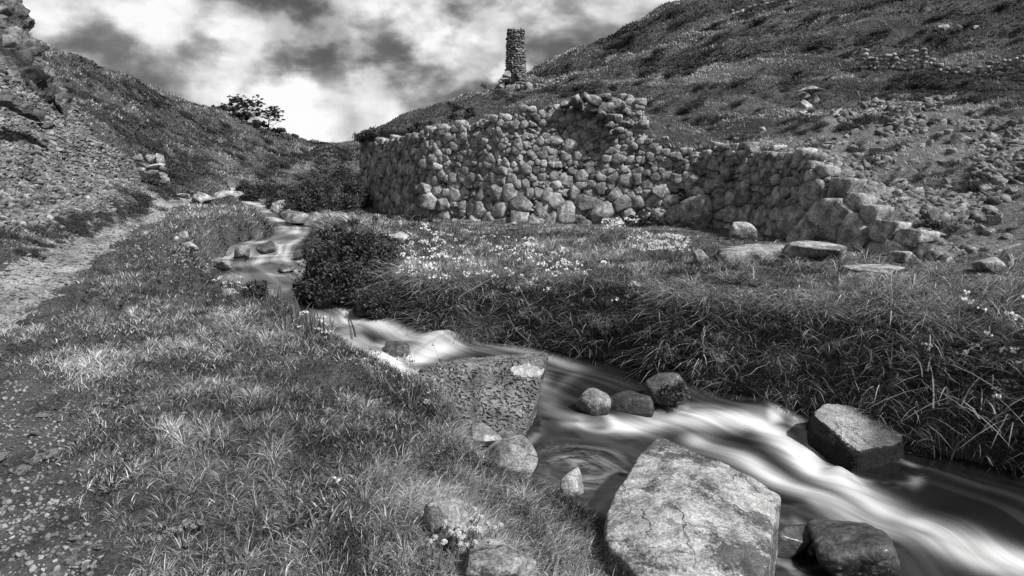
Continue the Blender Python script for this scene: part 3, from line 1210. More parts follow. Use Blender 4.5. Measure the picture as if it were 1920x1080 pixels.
    # small packing stones in the joints
    for q in range(2600):
        u = rg.uniform(0, U)
        v = rg.random() * (float(np.interp(u, su, vt)) - .08)
        sz = rg.uniform(.025, .06)
        V, T = rock_verts(1200 + q % 40, 1, 5, 30, .1)
        V = V * np.array([sz * rg.uniform(.8, 1.8), sz, sz]) + np.array([u, v, rg.uniform(-.02, .03)])
        courses.add(to_world(V[:, 0], V[:, 1], V[:, 2]) + inv, t=T, s=float(np.clip(rg.normal(.4, .15), 0, 1)))
    courses.build('stone_courses', M['wall'], root, smooth=False)
    coping.build('coping_stones', M['wall'], root, smooth=False)
    # earth core behind the stones
    nv = 14
    core = MB()
    uu = np.linspace(0, U, 240)
    vtt = np.interp(uu, su, vt) - .10
    rows = []
    for d, sgn in ((-.03, 0), (-.42, 1)):
        for q in (range(nv) if sgn == 0 else range(nv - 1, -1, -1)):
            v = -.25 + (vtt + .25) * q / (nv - 1)
            dd = d + .03 * fbm2(uu * 4, v * 4, 3, 5)
            rows.append(to_world(uu, v, dd))
    R = np.array(rows)
    nr_, nc = R.shape[:2]
    i = np.arange(nr_)[:, None] * nc
    i2 = np.roll(np.arange(nr_), -1)[:, None] * nc
    j = np.arange(nc - 1)[None]
    Q = np.stack([i + j, i + j + 1, i2 + j + 1, i2 + j], -1).reshape(-1, 4)
    core.add(R.reshape(-1, 3) + inv, q=Q)
    core.build('earth_core', M['soil'], root)
    # loose rubble heap on the high corner
    spots = [(1078, 190, 26, 20), (1098, 183, 22, 14), (1118, 190, 30, 26), (1140, 205, 30, 22), (1135, 182, 24, 14), (1160, 196, 30, 26), (1172, 212, 24, 20), (1181, 188, 16, 20), (1152, 222, 26, 20), (1128, 218, 22, 18), (1108, 205, 26, 20),
             (1165, 182, 22, 12), (1186, 206, 18, 18), (1176, 236, 30, 14), (1160, 245, 22, 14), (1190, 252, 26, 24), (1196, 228, 16, 14), (1060, 196, 18, 12), (1145, 236, 20, 16)]
    words = ['upright', 'low', 'broad', 'tilted', 'small', 'blocky', 'angular', 'narrow', 'squat', 'wedged', 'rounded', 'flat', 'cracked', 'pale', 'leaning', 'rough', 'stubby', 'thin', 'lumpy']
    for q, (px, py, w, h) in enumerate(spots):
        yy = float(np.interp(u_of(min(px, 1190)), su, bys)) + (.05 if py < 215 else -.05) + .012 * max(0, px - 1150)
        c = P(px, py, yy)
        s = w / F * yy
        V, T = rock_verts(300 + q, 4, 6, 22, .05)
        ang = rg.uniform(0, 3.1)
        V = V * np.array([s * .58, s * .5, h / F * yy * .62])
        V = V @ np.array([[math.cos(ang), math.sin(ang), 0], [-math.sin(ang), math.cos(ang), 0], [0, 0, 1]])
        o = obj('rubble_block', mesh_np('rubble_block', V, [T], M['boulder'], np.full(len(V), rg.uniform(.2, .5))), None, c)
        tag(o, words[q] + ' grey block in the loose rubble heap on the high corner of the stone wall', 'stone', 'rubble heaped on the high corner of the wall')


build_wall()

# ------------------------------------------------------------------ boulders
M['lichen'] = stone_mat('white lichen crust', .25, .5, 20, speck=90, use_shade=False)
def big_rock(name, label, pts, mat, sub=6, p=22, namp=.03, nf=3., seed=1, shade=.5, cat='boulder', group=None):
    V, T, c = hull_rock(pts, sub, p, namp, nf, seed)
    o = obj(name, mesh_np(name, V, [T], M[mat], np.full(len(V), shade)), None, c)
    return tag(o, label, cat, group)


def lower(pts, z, grow=1.06):
    pts = np.array(pts)
    c = pts.mean(0)
    q = c + (pts - c) * grow
    q[:, 2] = z
    return list(q)


# large pale boulder, bottom right
top = [W(1238, 818, -.44), W(1300, 842, -.44), W(1400, 882, -.46), W(1462, 928, -.52), W(1440, 1060, -.47), W(1400, 1150, -.5), W(1240, 1130, -.45), W(1138, 1015, -.44), W(1135, 965, -.44), W(1172, 892, -.44), W(1212, 836, -.44), W(1280, 960, -.36)]
big_rock('boulder', 'huge pale flat topped granite boulder beside the rushing water, nearest the camera', top + lower(top[:-1], -1.3, 1.05), 'boulder', 7, 60, .035, 5, 4, .6)
# pitted block with the dark face
tl, tr = P(783, 688, 5.25), P(1027, 671, 5.15)
br, bl = P(985, 815, 4.85), P(800, 830, 4.8)
tlb, trb = P(850, 672, 5.75), P(1028, 662, 5.7)
mid = P(950, 671, 5.25)
blk = [tl, tr, br, bl, tlb, trb, P(1002, 800, 5.4), P(905, 668, 5.55), bl + np.array([0, .6, 0]), br + np.array([-.1, 0, -.3]), bl + np.array([0, 0, -.3])]
blk_o = big_rock('boulder', 'square block with dark pitted face and a white lichen patch on its top corner', blk, 'pitted', 7, 40, .035, 4, 9, .55)


def lichen_patch(ob):
    """thin white crust following the block's own surface near its top corner"""
    me = ob.data
    n = len(me.vertices)
    V = np.empty(n * 3, dtype=np.float32)
    me.vertices.foreach_get('co', V)
    V = V.reshape(-1, 3).astype(float)
    Nn = np.empty(n * 3, dtype=np.float32)
    me.vertices.foreach_get('normal', Nn)
    Nn = Nn.reshape(-1, 3)
    T = np.empty(len(me.polygons) * 3, dtype=np.int32)
    me.polygons.foreach_get('vertices', T)
    T = T.reshape(-1, 3)
    c = P(990, 694, 5.12) - np.array(ob.location)
    d = V - c
    rr = np.sqrt((d[:, 0] / .14) ** 2 + (d[:, 1] / .2) ** 2 + (d[:, 2] / .05) ** 2)
    rr = rr * (1 + .4 * fbm3(V[:, 0] * 16, V[:, 1] * 16, V[:, 2] * 16, 4, 5))
    m = rr < 1
    f = m[T].all(1)
    u, inv_ = np.unique(T[f].ravel(), return_inverse=True)
    if len(u) < 3:
        return
    X = V[u] + Nn[u] * .004
    l = obj('lichen_patch', mesh_np('lichen_patch', X, [inv_.reshape(-1, 3)], M['lichen']), ob)


lichen_patch(blk_o)
# right boulder: pale top, mossy wet underside
t3 = [P(1542, 757, 5.35), P(1598, 757, 5.55), P(1650, 785, 5.45), P(1697, 816, 5.2), P(1690, 832, 5.05), P(1615, 846, 4.75), P(1592, 838, 4.8), P(1525, 775, 5.1)]
big_rock('boulder', 'pale smooth topped boulder with wet mossy flanks under the right bank', t3 + [W(1508, 800, -.9), W(1515, 850, -1.1), W(1560, 880, -1.2), W(1640, 885, -1.2), W(1700, 850, -1.1)] + lower(t3, -1.3, 1.1), 'capped', 7, 34, .05, 4, 12, .6)


def rock_px(label, cx, cy, w, h, z, mat='granite', shade=.5, seed=1, thick=None, name='rock', sub=5, p=18, namp=.05, tilt=0, cat='rock', group=None, depth=.8, nf=2., sink=.35):
    """a rock seen in the photograph as a w x h patch of picture standing on level z (or on the ground)"""
    if z is None:
        q = hit(cx, cy + h * .45)
        if q is None:
            return None
    else:
        q = W(cx, cy + h * .45, z)
    dist = CT * q[1] - ST * (q[2] - EYE)
    ww = w / F * dist
    hh = (h / F * dist) * (thick if thick else .95)
    V, T = rock_verts(seed, sub, 6, p, namp, nf)
    V = V / np.abs(V).max(0)
    V = V * np.array([ww / 2, ww / 2 * depth, hh * (.5 + sink / 2)])
    if tilt:
        c_, s_ = math.cos(tilt), math.sin(tilt)
        V = V @ np.array([[c_, 0, s_], [0, 1, 0], [-s_, 0, c_]])
    loc = q + np.array([0, ww * depth * .4, hh * (.5 - sink / 2)])
    o = obj(name, mesh_np(name, V, [T], M[mat], np.full(len(V), shade)), None, loc)
    return tag(o, label, cat, group)


R_ = rock_px
R_('small round speckled boulder standing in dark water between the pitted block and the cascade', 1120, 760, 76, 52, -.76, 'boulder', .25, 21, sub=5, name='boulder', p=10)
R_('mossy dark boulder at the head of the cascade under the right bank', 1247, 738, 88, 66, -.78, 'wet', .9, 22, name='boulder')
R_('low wet ledge rock beside the small round speckled boulder', 1190, 765, 100, 50, -.80, 'wet', .6, 23, name='rock')
R_('smooth rounded pale rock set in the grassy left bank below the pitted block', 950, 882, 120, 82, -.66, 'boulder', .36, 24, name='boulder', p=9, namp=.03)
R_('small pale rock perched at the edge of the whirlpool', 1068, 918, 60, 52, -.58, 'boulder', .68, 225, name='rock', p=6)
R_('pale rock half buried in thin grass at the lower left of the big flat boulder', 838, 985, 92, 105, -.17, 'boulder', .45, 26, name='rock', p=10, sink=.2)
R_('flat grey stone at the very bottom of the bank behind the round flower heads', 925, 1075, 170, 70, -.2, 'boulder', .32, 27, name='rock', thick=.7)
R_('dark wet stone with pale streaks between the big flat boulder and the cascade', 1490, 1018, 104, 76, -1.02, 'wet', 1., 28, name='rock')
R_('broad black wet boulder in the bottom corner beside the white water', 1640, 1062, 200, 110, -1.08, 'wet', .65, 129, name='boulder', p=7, namp=.12, sub=6)
R_('dark pointed stone splitting the white fall upstream of the pitted block', 744, 655, 50, 40, -.62, 'wet', 1., 30, name='rock')
R_('long sloping rock jutting from under the grassy right bank', 845, 618, 110, 46, -.6, 'granite', .3, 31, name='boulder', thick=.8)
R_('short stone poking out below the right bank beside the grass capped one', 965, 625, 44, 34, -.66, 'granite', .3, 32)
R_('dark wet rock in the rapids at the foot of the large bush', 652, 565, 42, 32, -.4, 'wet', .9, 33)
R_('broad flat wet rock just below the large bush', 690, 583, 76, 30, -.44, 'wet', .85, 34)
R_('dark square rock in the lip of the little weir', 492, 467, 52, 26, -.2, 'wet', .7, 35)
R_('small dark cube of rock beside the bush in the long pool', 556, 479, 26, 18, -.2, 'wet', .9, 36)
R_('low dark stone in the middle of the long pool', 532, 505, 34, 13, -.24, 'wet', .9, 37)
R_('flat slab reaching into the long pool from the left bank', 418, 494, 46, 22, -.2, 'granite', .28, 38)
R_('sloping rock on the left bank just above the weir', 450, 470, 36, 26, -.16, 'granite', .3, 139)
R_('dark streaked rock shelf beside the upper fall', 552, 408, 60, 24, .1, 'granite', .15, 240)
R_('angular rock with a sunlit top at the right of the upper fall', 588, 410, 40, 30, .08, 'granite', .32, 41)
R_('blunt pale rock left of the meadow bushes', 626, 412, 34, 20, .1, 'granite', .5, 42)
R_('pale pointed rock at the foot of the dark shrubs by the stream', 518, 386, 34, 22, .26, 'granite', .5, 43)
R_('tiny pale stone beside the pointed rock by the stream', 540, 396, 14, 8, .26, 'granite', .6, 44, sub=3)
R_('large pale slab where the path meets the stream', 372, 371, 44, 22, None, 'granite', .6, 45)
R_('low pale ledge upstream of the path slab', 410, 366, 50, 16, None, 'granite', .62, 46)
R_('narrow pale slab at the head of the path', 335, 366, 36, 8, None, 'granite', .6, 47)
R_('two tone stone topmost in the cluster on the grassy mound', 344, 444, 24, 18, None, 'boulder', .5, 48)
R_('white stone lowest in the cluster on the grassy mound', 350, 462, 32, 18, None, 'boulder', .72, 49)
R_('little pale stone left in the cluster on the grassy mound', 328, 448, 14, 10, None, 'boulder', .7, 50, sub=3)
R_('dark notch stone right in the cluster on the grassy mound', 366, 452, 18, 22, None, 'wet', .9, 51, sub=4)
R_('leaning pale slab in the grass above the large bush', 742, 442, 42, 32, None, 'boulder', .6, 52, thick=.6, tilt=.5)
R_('thin pale stone lying flat in the meadow grass', 998, 460, 42, 7, None, 'boulder', .75, 53, sub=4)
R_('small flat stone at the wall foot in the meadow', 962, 419, 22, 6, None, 'boulder', .6, 54, sub=4)
# slabs in front of the wall
sl = [P(1345, 462, 9.0), P(1440, 454, 9.4), P(1520, 460, 9.3), P(1600, 470, 8.9), P(1628, 492, 8.4), P(1500, 474, 8.3), P(1350, 472, 8.4)]
big_rock('boulder', 'long low lichen covered slab lying in the grass before the wall', sl + lower(sl, -.1, 1.03), 'boulder', 6, 22, .06, 4, 61, .46)
R_('humped pale boulder resting on the right end of the long slab', 1548, 468, 130, 52, .22, 'boulder', .6, 62, name='boulder', p=12)
R_('double humped pale boulder between the long slab and the wall', 1402, 432, 72, 44, .15, 'boulder', .6, 63, name='boulder', p=12)
R_('small squarish boulder left of the long slab', 1316, 483, 40, 28, .12, 'boulder', .45, 64, name='boulder')
R_('pale rock at the right of the long slab with grass around it', 1700, 484, 70, 24, None, 'boulder', .5, 65)
R_('pale half buried rock at the far right of the meadow', 1868, 500, 60, 30, None, 'boulder', .5, 66)
R_('low flat rock skirting the right end of the long slab', 1660, 506, 130, 18, None, 'boulder', .5, 67, thick=.5)
R_('brown streaked rock between the pitted block and the left bank', 905, 818, 76, 40, -.7, 'granite', .3, 68, thick=.8)
# hillside rocks
R_('top stone of the small ruined pillar on the right hillside', 1528, 168, 48, 16, None, 'granite', .5, 70, cat='stone')
R_('second stone down in the ruined pillar on the right hillside', 1508, 180, 38, 16, None, 'granite', .45, 71, cat='stone')
R_('squarish pale stone midway down the ruined pillar on the right hillside', 1510, 196, 32, 22, None, 'granite', .6, 72, cat='stone')
R_('lowest pale stone under the ruined pillar on the right hillside', 1506, 214, 30, 12, None, 'granite', .55, 73, cat='stone')
R_('narrow stone right beside the ruined pillar on the right hillside', 1530, 184, 14, 22, None, 'granite', .4, 74, cat='stone')
R_('pale pointed rock high on the dark right hillside', 1773, 54, 26, 14, None, 'boulder', .55, 75)
R_('broad pale rock beside the pointed one high on the right hillside', 1802, 55, 22, 13, None, 'boulder', .35, 76)
R_('small pale rock rightmost of the three high on the right hillside', 1832, 53, 14, 8, None, 'boulder', .6, 77)
R_('large split grey rock on the right scree slope', 1802, 258, 46, 26, None, 'granite', .45, 78)
R_('grey block high in the right scree slope', 1728, 195, 22, 18, None, 'granite', .5, 79)
R_('pale round stone on the grass above the wall corner', 1250, 260, 18, 10, None, 'boulder', .7, 80, sub=4)
R_('pale flat rock at the top of the lower wall', 1347, 271, 32, 14, None, 'boulder', .6, 81)
R_('grey rock in the bracken of the right hillside above the wall', 1430, 243, 16, 10, None, 'boulder', .55, 82, sub=4)
R_('pale rock in the bracken on the right hillside', 1380, 262, 24, 10, None, 'boulder', .4, 83, sub=4)


def outcrop(name, label, cells, mat, cat='rock outcrop', seed=0, shade=.5, namp=.05, p=26):
    """an outcrop of several jointed blocks grown into one mesh; cells: px,py,w,h,Y"""
    rg = np.random.default_rng(seed)
    mb = MB()
    c0 = P(*[np.mean([c[i] for c in cells]) for i in (0, 1, 4)])
    for i, (px, py, w, h, Y) in enumerate(cells):
        c = P(px, py, Y)
        s = Y / F
        V, T = rock_verts(seed * 50 + i, 5 if w * Y > 200 else 4, 7, p, namp, 1.6)
        V = V / np.abs(V).max(0) * np.array([w * s * .58, w * s * .55, h * s * .58])
        # lean with the bedding
        a = rg.uniform(-.25, .25)
        ca, sa = math.cos(a), math.sin(a)
        V = V @ np.array([[ca, 0, sa], [0, 1, 0], [-sa, 0, ca]])
        mb.add(V + c - c0, t=T, s=float(np.clip(shade + rg.normal(0, .1), 0, 1)))
    o = mb.build(name, M[mat], None, True, c0)
    return tag(o, label, cat)


outcrop('rock_outcrop', 'blocky pale outcrop standing on the left slope above the path', [(262, 298, 18, 16, 17), (282, 297, 26, 16, 17.2), (300, 300, 16, 20, 17.2), (272, 310, 22, 9, 17), (292, 312, 30, 10, 16.8), (306, 318, 20, 12, 16.7), (283, 322, 24, 9, 16.7), (303, 330, 22, 14, 16.4), (262, 318, 20, 8, 16.8), (310, 340, 16, 12, 16.2)], 'granite', seed=3, shade=.3, p=50)


def cliff():
    """craggy cliff at the top left, one noisy sheet with thickness"""
    outline = [(-160, -60), (-60, -60), (0, -15), (18, -4), (34, 18), (50, 30), (54, 46), (47, 66), (52, 78), (66, 92), (72, 108), (88, 130), (104, 146), (118, 168), (130, 192), (118, 200), (100, 190), (70, 178), (40, 160), (0, 150), (-60, 150), (-160, 130)]
    rg = np.random.default_rng(8)
    mb = MB()
    c0 = P(0, 80, 15.5)
    poly = np.array(outline, float)
    pts = []
    tries = 0
    while len(pts) < 230 and tries < 9000:
        tries += 1
        q = rg.uniform([-160, -60], [132, 200])
        if not inside(np.array([q[0]]), np.array([q[1]]), poly)[0]:
            continue
        dm = seg_dist(np.array([q[0]]), np.array([q[1]]), np.vstack([poly, poly[:1]]))[0][0]
        r = min(rg.uniform(8, 24), dm * .9 + 3)
        if r < 4:
            continue
        if any(math.hypot(q[0] - a, q[1] - b) < (r + c) * .42 for a, b, c in pts):
            continue
        pts.append((q[0], q[1], r))
    for i, (px, py, r) in enumerate(pts):
        Y = 15.0 + (200 - py) / 260 * 3.0 + max(0, px) * .02
        c = P(px, py, Y + r / F * Y * .3)
        s = Y / F * r
        V, T = rock_verts(700 + i, 5, 7, 60, .22, 1.6)
        V = V * np.array([s * .9, s * 1.6, s * 1.55])
        a = -.45 + rg.normal(0, .15)
        ca, sa = math.cos(a), math.sin(a)
        V = V @ np.array([[ca, 0, sa], [0, 1, 0], [-sa, 0, ca]])
        mb.add(V + c - c0, t=T, s=float(np.clip(rg.normal(.5, .16), 0, 1)))
    o = mb.build('cliff', M['cliff'], None, True, c0)
    tag(o, 'craggy dark rock cliff rising out of the scree at the top left', 'cliff')


cliff()
outcrop('rock_outcrop', 'dark crumbling ledge across the upper left scree below the cliff', [(8, 188, 50, 26, 12.2), (35, 200, 44, 24, 12.6), (62, 216, 40, 20, 13), (88, 236, 28, 12, 13.2), (-20, 180, 50, 30, 12)], 'cliff', seed=5, shade=.35, namp=.16, p=50)


def chimney():
    Y = 38.
    b = P(967, 184, Y)
    t = P(968, 57, Y)
    Hh = t[2] - b[2]
    rb, rt_ = 20.5 / F * Y, 15.5 / F * Y
    root = empty('chimney_stack', b)
    tag(root, 'round tapering stone chimney stack standing on the skyline behind the wall', 'chimney')
    rg = np.random.default_rng(12)
    core = MB()
    na, nv = 28, 16
    Z = np.linspace(-.6, Hh - .03, nv)
    R = np.interp(Z, [0, Hh], [rb, rt_]) - .05
    an = np.arange(na) / na * 2 * math.pi
    rows = [np.stack([r * np.cos(an), r * np.sin(an), np.full(na, z)], -1) for r, z in zip(R, Z)]
    rows += [np.stack([(R[-1] - .2) * np.cos(an), (R[-1] - .2) * np.sin(an), np.full(na, z)], -1) for z in (Hh - .03, Hh - 1.)]
    A = np.array(rows)
    i = np.arange(len(rows) - 1)[:, None] * na
    j = np.arange(na)[None]
    j2 = (j + 1) % na
    core.add(A.reshape(-1, 3), q=np.stack([i + j, i + j2, i + na + j2, i + na + j], -1).reshape(-1, 4), s=.15)
    core.build('mortar_core', M['soil'], root)
    shaft, rim = MB(), MB()
    z = 0
    row = 0
    while z < Hh:
        h = rg.uniform(.08, .15) * (1.25 if z < 1.2 else .95)
        h = min(h, Hh - z + .02)
        r = np.interp(z + h / 2, [0, Hh], [rb, rt_])
        a = rg.uniform(0, 6)
        a0 = a
        while a < a0 + 2 * math.pi:
            w = rg.uniform(.10, .28)
            if rg.random() < .9:
                V, T = rock_verts(900 + int(rg.integers(60)), 3, 6, 18, .07)
                V = V * np.array([.12, w * .52, h * rg.uniform(.5, .62)])
                V[:, 0] += r - .08 + rg.normal(0, .010)
                V[:, 2] += z + h / 2 + rg.normal(0, .015)
                c, s = math.cos(a), math.sin(a)
                X = V[:, 0] * c - V[:, 1] * s
                Yy = V[:, 0] * s + V[:, 1] * c
                (rim if z + h > Hh - .12 else shaft).add(np.stack([X, Yy, V[:, 2]], -1), t=T, s=float(np.clip(rg.normal(.42, .25), 0, 1)))
            a += w / r
        z += h * .95
    shaft.build('shaft', M['chim'], root)
    rim.build('rim', M['chim'], root)
    pl = MB()
    blocks = [(938, 163, 18, 14), (955, 165, 16, 12), (946, 150, 16, 10), (951, 140, 14, 12), (960, 168, 18, 16), (947, 178, 14, 14), (962, 180, 16, 12), (950, 178, 10, 14), (992, 166, 14, 12), (994, 178, 12, 14), (984, 176, 10, 16), (975, 178, 18, 14), (958, 152, 12, 10), (940, 152, 12, 6), (967, 142, 14, 9), (935, 178, 12, 12), (988, 168, 12, 12), (970, 166, 10, 12)]
    for i, (px, py, w, h) in enumerate(blocks):
        c = P(px, py, Y - .55) - b
        V, T = rock_verts(960 + i, 4, 5, 26, .05)
        V = V * np.array([w / F * Y * .56, .3, h / F * Y * .58])
        pl.add(V + c, t=T, s=float(rg.uniform(.35, .95)))
    pl.build('stone_plinth', M['chim'], root)


chimney()


# low ruined walls on the right hillside
def ruin_wall(label, a, b, hpx, rows, name='ruined_wall', step=None, shade=.5, seed=1):
    rg = np.random.default_rng(seed)
    qa, qb = hit(*a), hit(*b)
    L = np.linalg.norm((qb - qa)[:2])
    dm = np.linalg.norm((qa + qb)[:2] / 2)
    hh = hpx / F * dm
    rh = hh / rows
    mb = MB()
    c0 = (qa + qb) / 2
    for r in range(-1, rows):
        s = 0
        while s < L:
            w = rh * rg.uniform(.9, 2.1)
            t = (s + w / 2) / L
            p = qa + (qb - qa) * t
            g = H1(p[0], p[1])
            keep = r < rows * (.75 + .4 * vn2(np.array([t * 6]), np.array([1.]), seed)[0])
            if keep:
                V, T = rock_verts(1100 + int(rg.integers(50)), 2, 6, 16, .08)
                V = V * np.array([w * .56, rh * .8, rh * .6])
                an = math.atan2(qb[1] - qa[1], qb[0] - qa[0]) + rg.normal(0, .15)
                ca, sa = math.cos(an), math.sin(an)
                X, Yy = V[:, 0] * ca - V[:, 1] * sa, V[:, 0] * sa + V[:, 1] * ca
                mb.add(np.stack([X + p[0], Yy + p[1] - .1 * r * rh, V[:, 2] + g + (r + .4) * rh], -1) - c0, t=T, s=float(np.clip(rg.normal(shade, .15), 0, 1)))
            s += w
    o = mb.build(name, M['wall'], None, True, c0)
    tag(o, label, 'stone wall')


ruin_wall('tumbled low stone wall high on the right hillside near the skyline', (1370, 36), (1480, 8), 16, 3, seed=2)
ruin_wall('dark terrace wall of small stones at the right edge of the hillside', (1735, 152), (1985, 160), 36, 6, seed=3, shade=.38)
ruin_wall('crumbling terrace wall left of the dark one on the right hillside', (1610, 132), (1730, 128), 30, 5, seed=4, shade=.45)
ruin_wall('short broken line of stones beside the chimney stack', (1003, 165), (1050, 152), 8, 2, seed=5)

# ------------------------------------------------------------------ loose stones
def scatter_stones(name, label, n, poly, smin, smax, mat, flat=.55, sub=1, seed=1, extra=None, shade=.5, kind='stuff', sdv=.18, powr=2.2):
    rg = np.random.default_rng(seed)
    lo, hi = poly.min(0), poly.max(0)
    pts = []
    while sum(len(p) for p in pts) < n:
        th = rg.uniform(math.atan2(lo[0], max(lo[1], 1)), math.atan2(hi[0], max(lo[1], 1)), n)
        q = rg.uniform(lo, hi, (n * 3, 2))
        r = np.hypot(q[:, 0], q[:, 1])
        rmin = max(np.hypot(poly[:, 0], poly[:, 1]).min(), 1.5)
        keep = inside(q[:, 0], q[:, 1], poly) & (rg.random(len(q)) < (rmin / r) ** 1.3)
        if extra is not None:
            keep &= extra(q[:, 0], q[:, 1])
        pts.append(q[keep])
    q = np.concatenate(pts)[:n]
    z = Hgt(q[:, 0], q[:, 1])
    r = np.hypot(q[:, 0], q[:, 1])
    size = (smin + (smax - smin) * rg.random(n) ** powr)
    size = np.maximum(size, r * .0016)
    tm = [rock_verts(1300 + i, sub, 7, 30, .12) for i in range(14)]
    Vs, Ts, Ss = [], [], []
    off = 0
    kind_i = rg.integers(0, 14, n)
    for k in range(14):
        m = kind_i == k
        c = m.sum()
        if not c:
            continue
        V, T = tm[k]
        A = rg.uniform(0, 6.28, c)
        tl = rg.normal(0, .35, (c, 2))
        s3 = size[m][:, None] * np.stack([rg.uniform(.7, 1.3, c), rg.uniform(.7, 1.2, c), rg.uniform(.5, 1.2, c) * flat], -1)
        X = V[None] * s3[:, None]
        X[:, :, 2] += X[:, :, 0] * tl[:, :1] + X[:, :, 1] * tl[:, 1:]
        ca, sa = np.cos(A)[:, None], np.sin(A)[:, None]
        Y = np.stack([X[..., 0] * ca - X[..., 1] * sa, X[..., 0] * sa + X[..., 1] * ca, X[..., 2]], -1)
        Y += np.stack([q[m][:, 0], q[m][:, 1], z[m] + s3[:, 2] * .25], -1)[:, None]
        Vs.append(Y.reshape(-1, 3))
        Ts.append((T[None] + (np.arange(c) * len(V))[:, None, None] + off).reshape(-1, 3))
        Ss.append(np.repeat(np.clip(rg.normal(shade, sdv, c), 0, 1), len(V)))
        off += c * len(V)
    o = obj(name, mesh_np(name, np.concatenate(Vs), [np.concatenate(Ts)], M[mat], np.concatenate(Ss), smooth=sub > 2))
    return tag(o, label, 'loose stones', kind=kind)


scatter_stones('scree', 'loose angular scree covering the slope right of the stone wall', 19000, Z_screeR, .015, .12, 'scree', seed=2, sub=2, shade=.30, flat=.8, powr=4, sdv=.22, extra=lambda x, y: (fbm2(x * .8, y * .8, 3, 41) > -.10 + .35 * RNG.random(np.shape(x))) & (RNG.random(np.shape(x)) < seg_dist(x, y, np.vstack([Z_screeR, Z_screeR[:1]]))[0] / .5 + .15))
scatter_stones('scree', 'slaty scree covering the steep left slope below the cliff', 20000, Z_screeL, .014, .10, 'scree', seed=3, sub=2, shade=.33, flat=.5, powr=4, sdv=.22, extra=lambda x, y: (fbm2(x * .6, y * .6, 3, 43) > -.5 + .4 * RNG.random(np.shape(x))) & (RNG.random(np.shape(x)) < seg_dist(x, y, np.vstack([Z_screeL, Z_screeL[:1]]))[0] / .5 + .2))
near_poly = np.array([[-3.4, 1.2], [-3.4, 4.6], [-1.0, 4.6], [-.9, 1.2]])
scatter_stones('gravel', 'small stones and grit on the worn bottom left patch', 3600, near_poly, .003, .016, 'scree', seed=4, sub=2, shade=.34, flat=.8, extra=lambda x, y: path_dist(x, y)[1] < .05, powr=3)
PAc = np.array([p for p in PA if p[1] > 3])
pp = np.concatenate([PAc + np.array([-.6, 0]), (PAc + np.array([.6, 0]))[::-1]])
scatter_stones('gravel', 'loose gravel and chippings on the footpath', 5000, pp, .010, .05, 'path', seed=5, sub=1, shade=.55, flat=.4, extra=lambda x, y: path_dist(x, y)[0] < .06, powr=3)


def where(q, words):
    px = 960 + F * q[0] / (CT * q[1] - ST * (q[2] - EYE))
    dz = (q[2] - EYE)
    py = 540 - F * (ST * q[1] + CT * dz) / (CT * q[1] - ST * dz)
    best = min(words, key=lambda w: (w[0] - px) ** 2 + ((w[1] - py) * 1.3) ** 2)
    return best[2]


SIZES = ['tiny', 'small', 'smallish', 'middling', 'large', 'very large']
W_SR = [(1560, 260, 'near the top left edge of the right scree'), (1640, 200, 'at the top of the right scree'), (1760, 190, 'below the terrace wall at the top of the right scree'), (1880, 230, 'at the upper right edge of the right scree'),
        (1620, 320, 'just above the low end of the stone wall'), (1720, 300, 'in the middle of the right scree'), (1850, 320, 'at the right edge of the right scree'), (1690, 400, 'beside the tumbled low end of the stone wall'), (1800, 400, 'in the lower middle of the right scree'), (1880, 440, 'in the bottom right of the right scree'), (1760, 460, 'at the very foot of the right scree')]
W_SL = [(20, 140, 'right under the cliff on the left'), (110, 210, 'below the tip of the cliff'), (20, 280, 'at the left edge of the steep scree'), (110, 300, 'in the middle of the left scree'), (200, 310, 'on the right part of the left scree'), (270, 335, 'beside the blocky outcrop above the path'), (60, 380, 'low on the left scree'), (180, 385, 'on the scree just above the path')]
W_NP = [(30, 880, 'at the top of the worn patch'), (110, 900, 'along the turf edge of the worn patch'), (30, 960, 'at the left edge of the picture in the worn patch'), (120, 980, 'in the middle of the worn patch'), (40, 1050, 'in the bottom left corner of the picture'), (170, 1050, 'at the bottom edge of the worn patch by the turf')]
W_HL = [(120, 130, 'just below the left skyline behind the cliff'), (200, 200, 'on the upper left hillside'), (300, 190, 'near the middle of the left skyline'), (300, 260, 'in the middle of the left hillside'), (400, 240, 'below the ridge trees on the left hillside'), (380, 320, 'low on the left hillside above the stream'), (480, 280, 'near the foot of the left ridge'), (520, 310, 'beside the valley head')]
W_HR = [(760, 232, 'just behind the left part of the wall'), (900, 195, 'on the slope left of the chimney stack'), (1060, 150, 'right of the chimney stack'), (1200, 120, 'on the right hillside below the skyline'), (1300, 40, 'near the top of the skyline on the right'), (1240, 220, 'behind the high corner of the wall'), (1400, 230, 'left of the small ruined pillar'), (1400, 120, 'in the middle of the right hillside'), (1550, 60, 'high on the right hillside'), (1600, 140, 'left of the terrace walls'), (1800, 90, 'above the terrace walls')]
W_LP = [(30, 470, 'at the left edge of the picture above the path'), (130, 440, 'above the near bend of the path'), (240, 390, 'above the middle of the path'), (330, 365, 'at the far end of the path')]


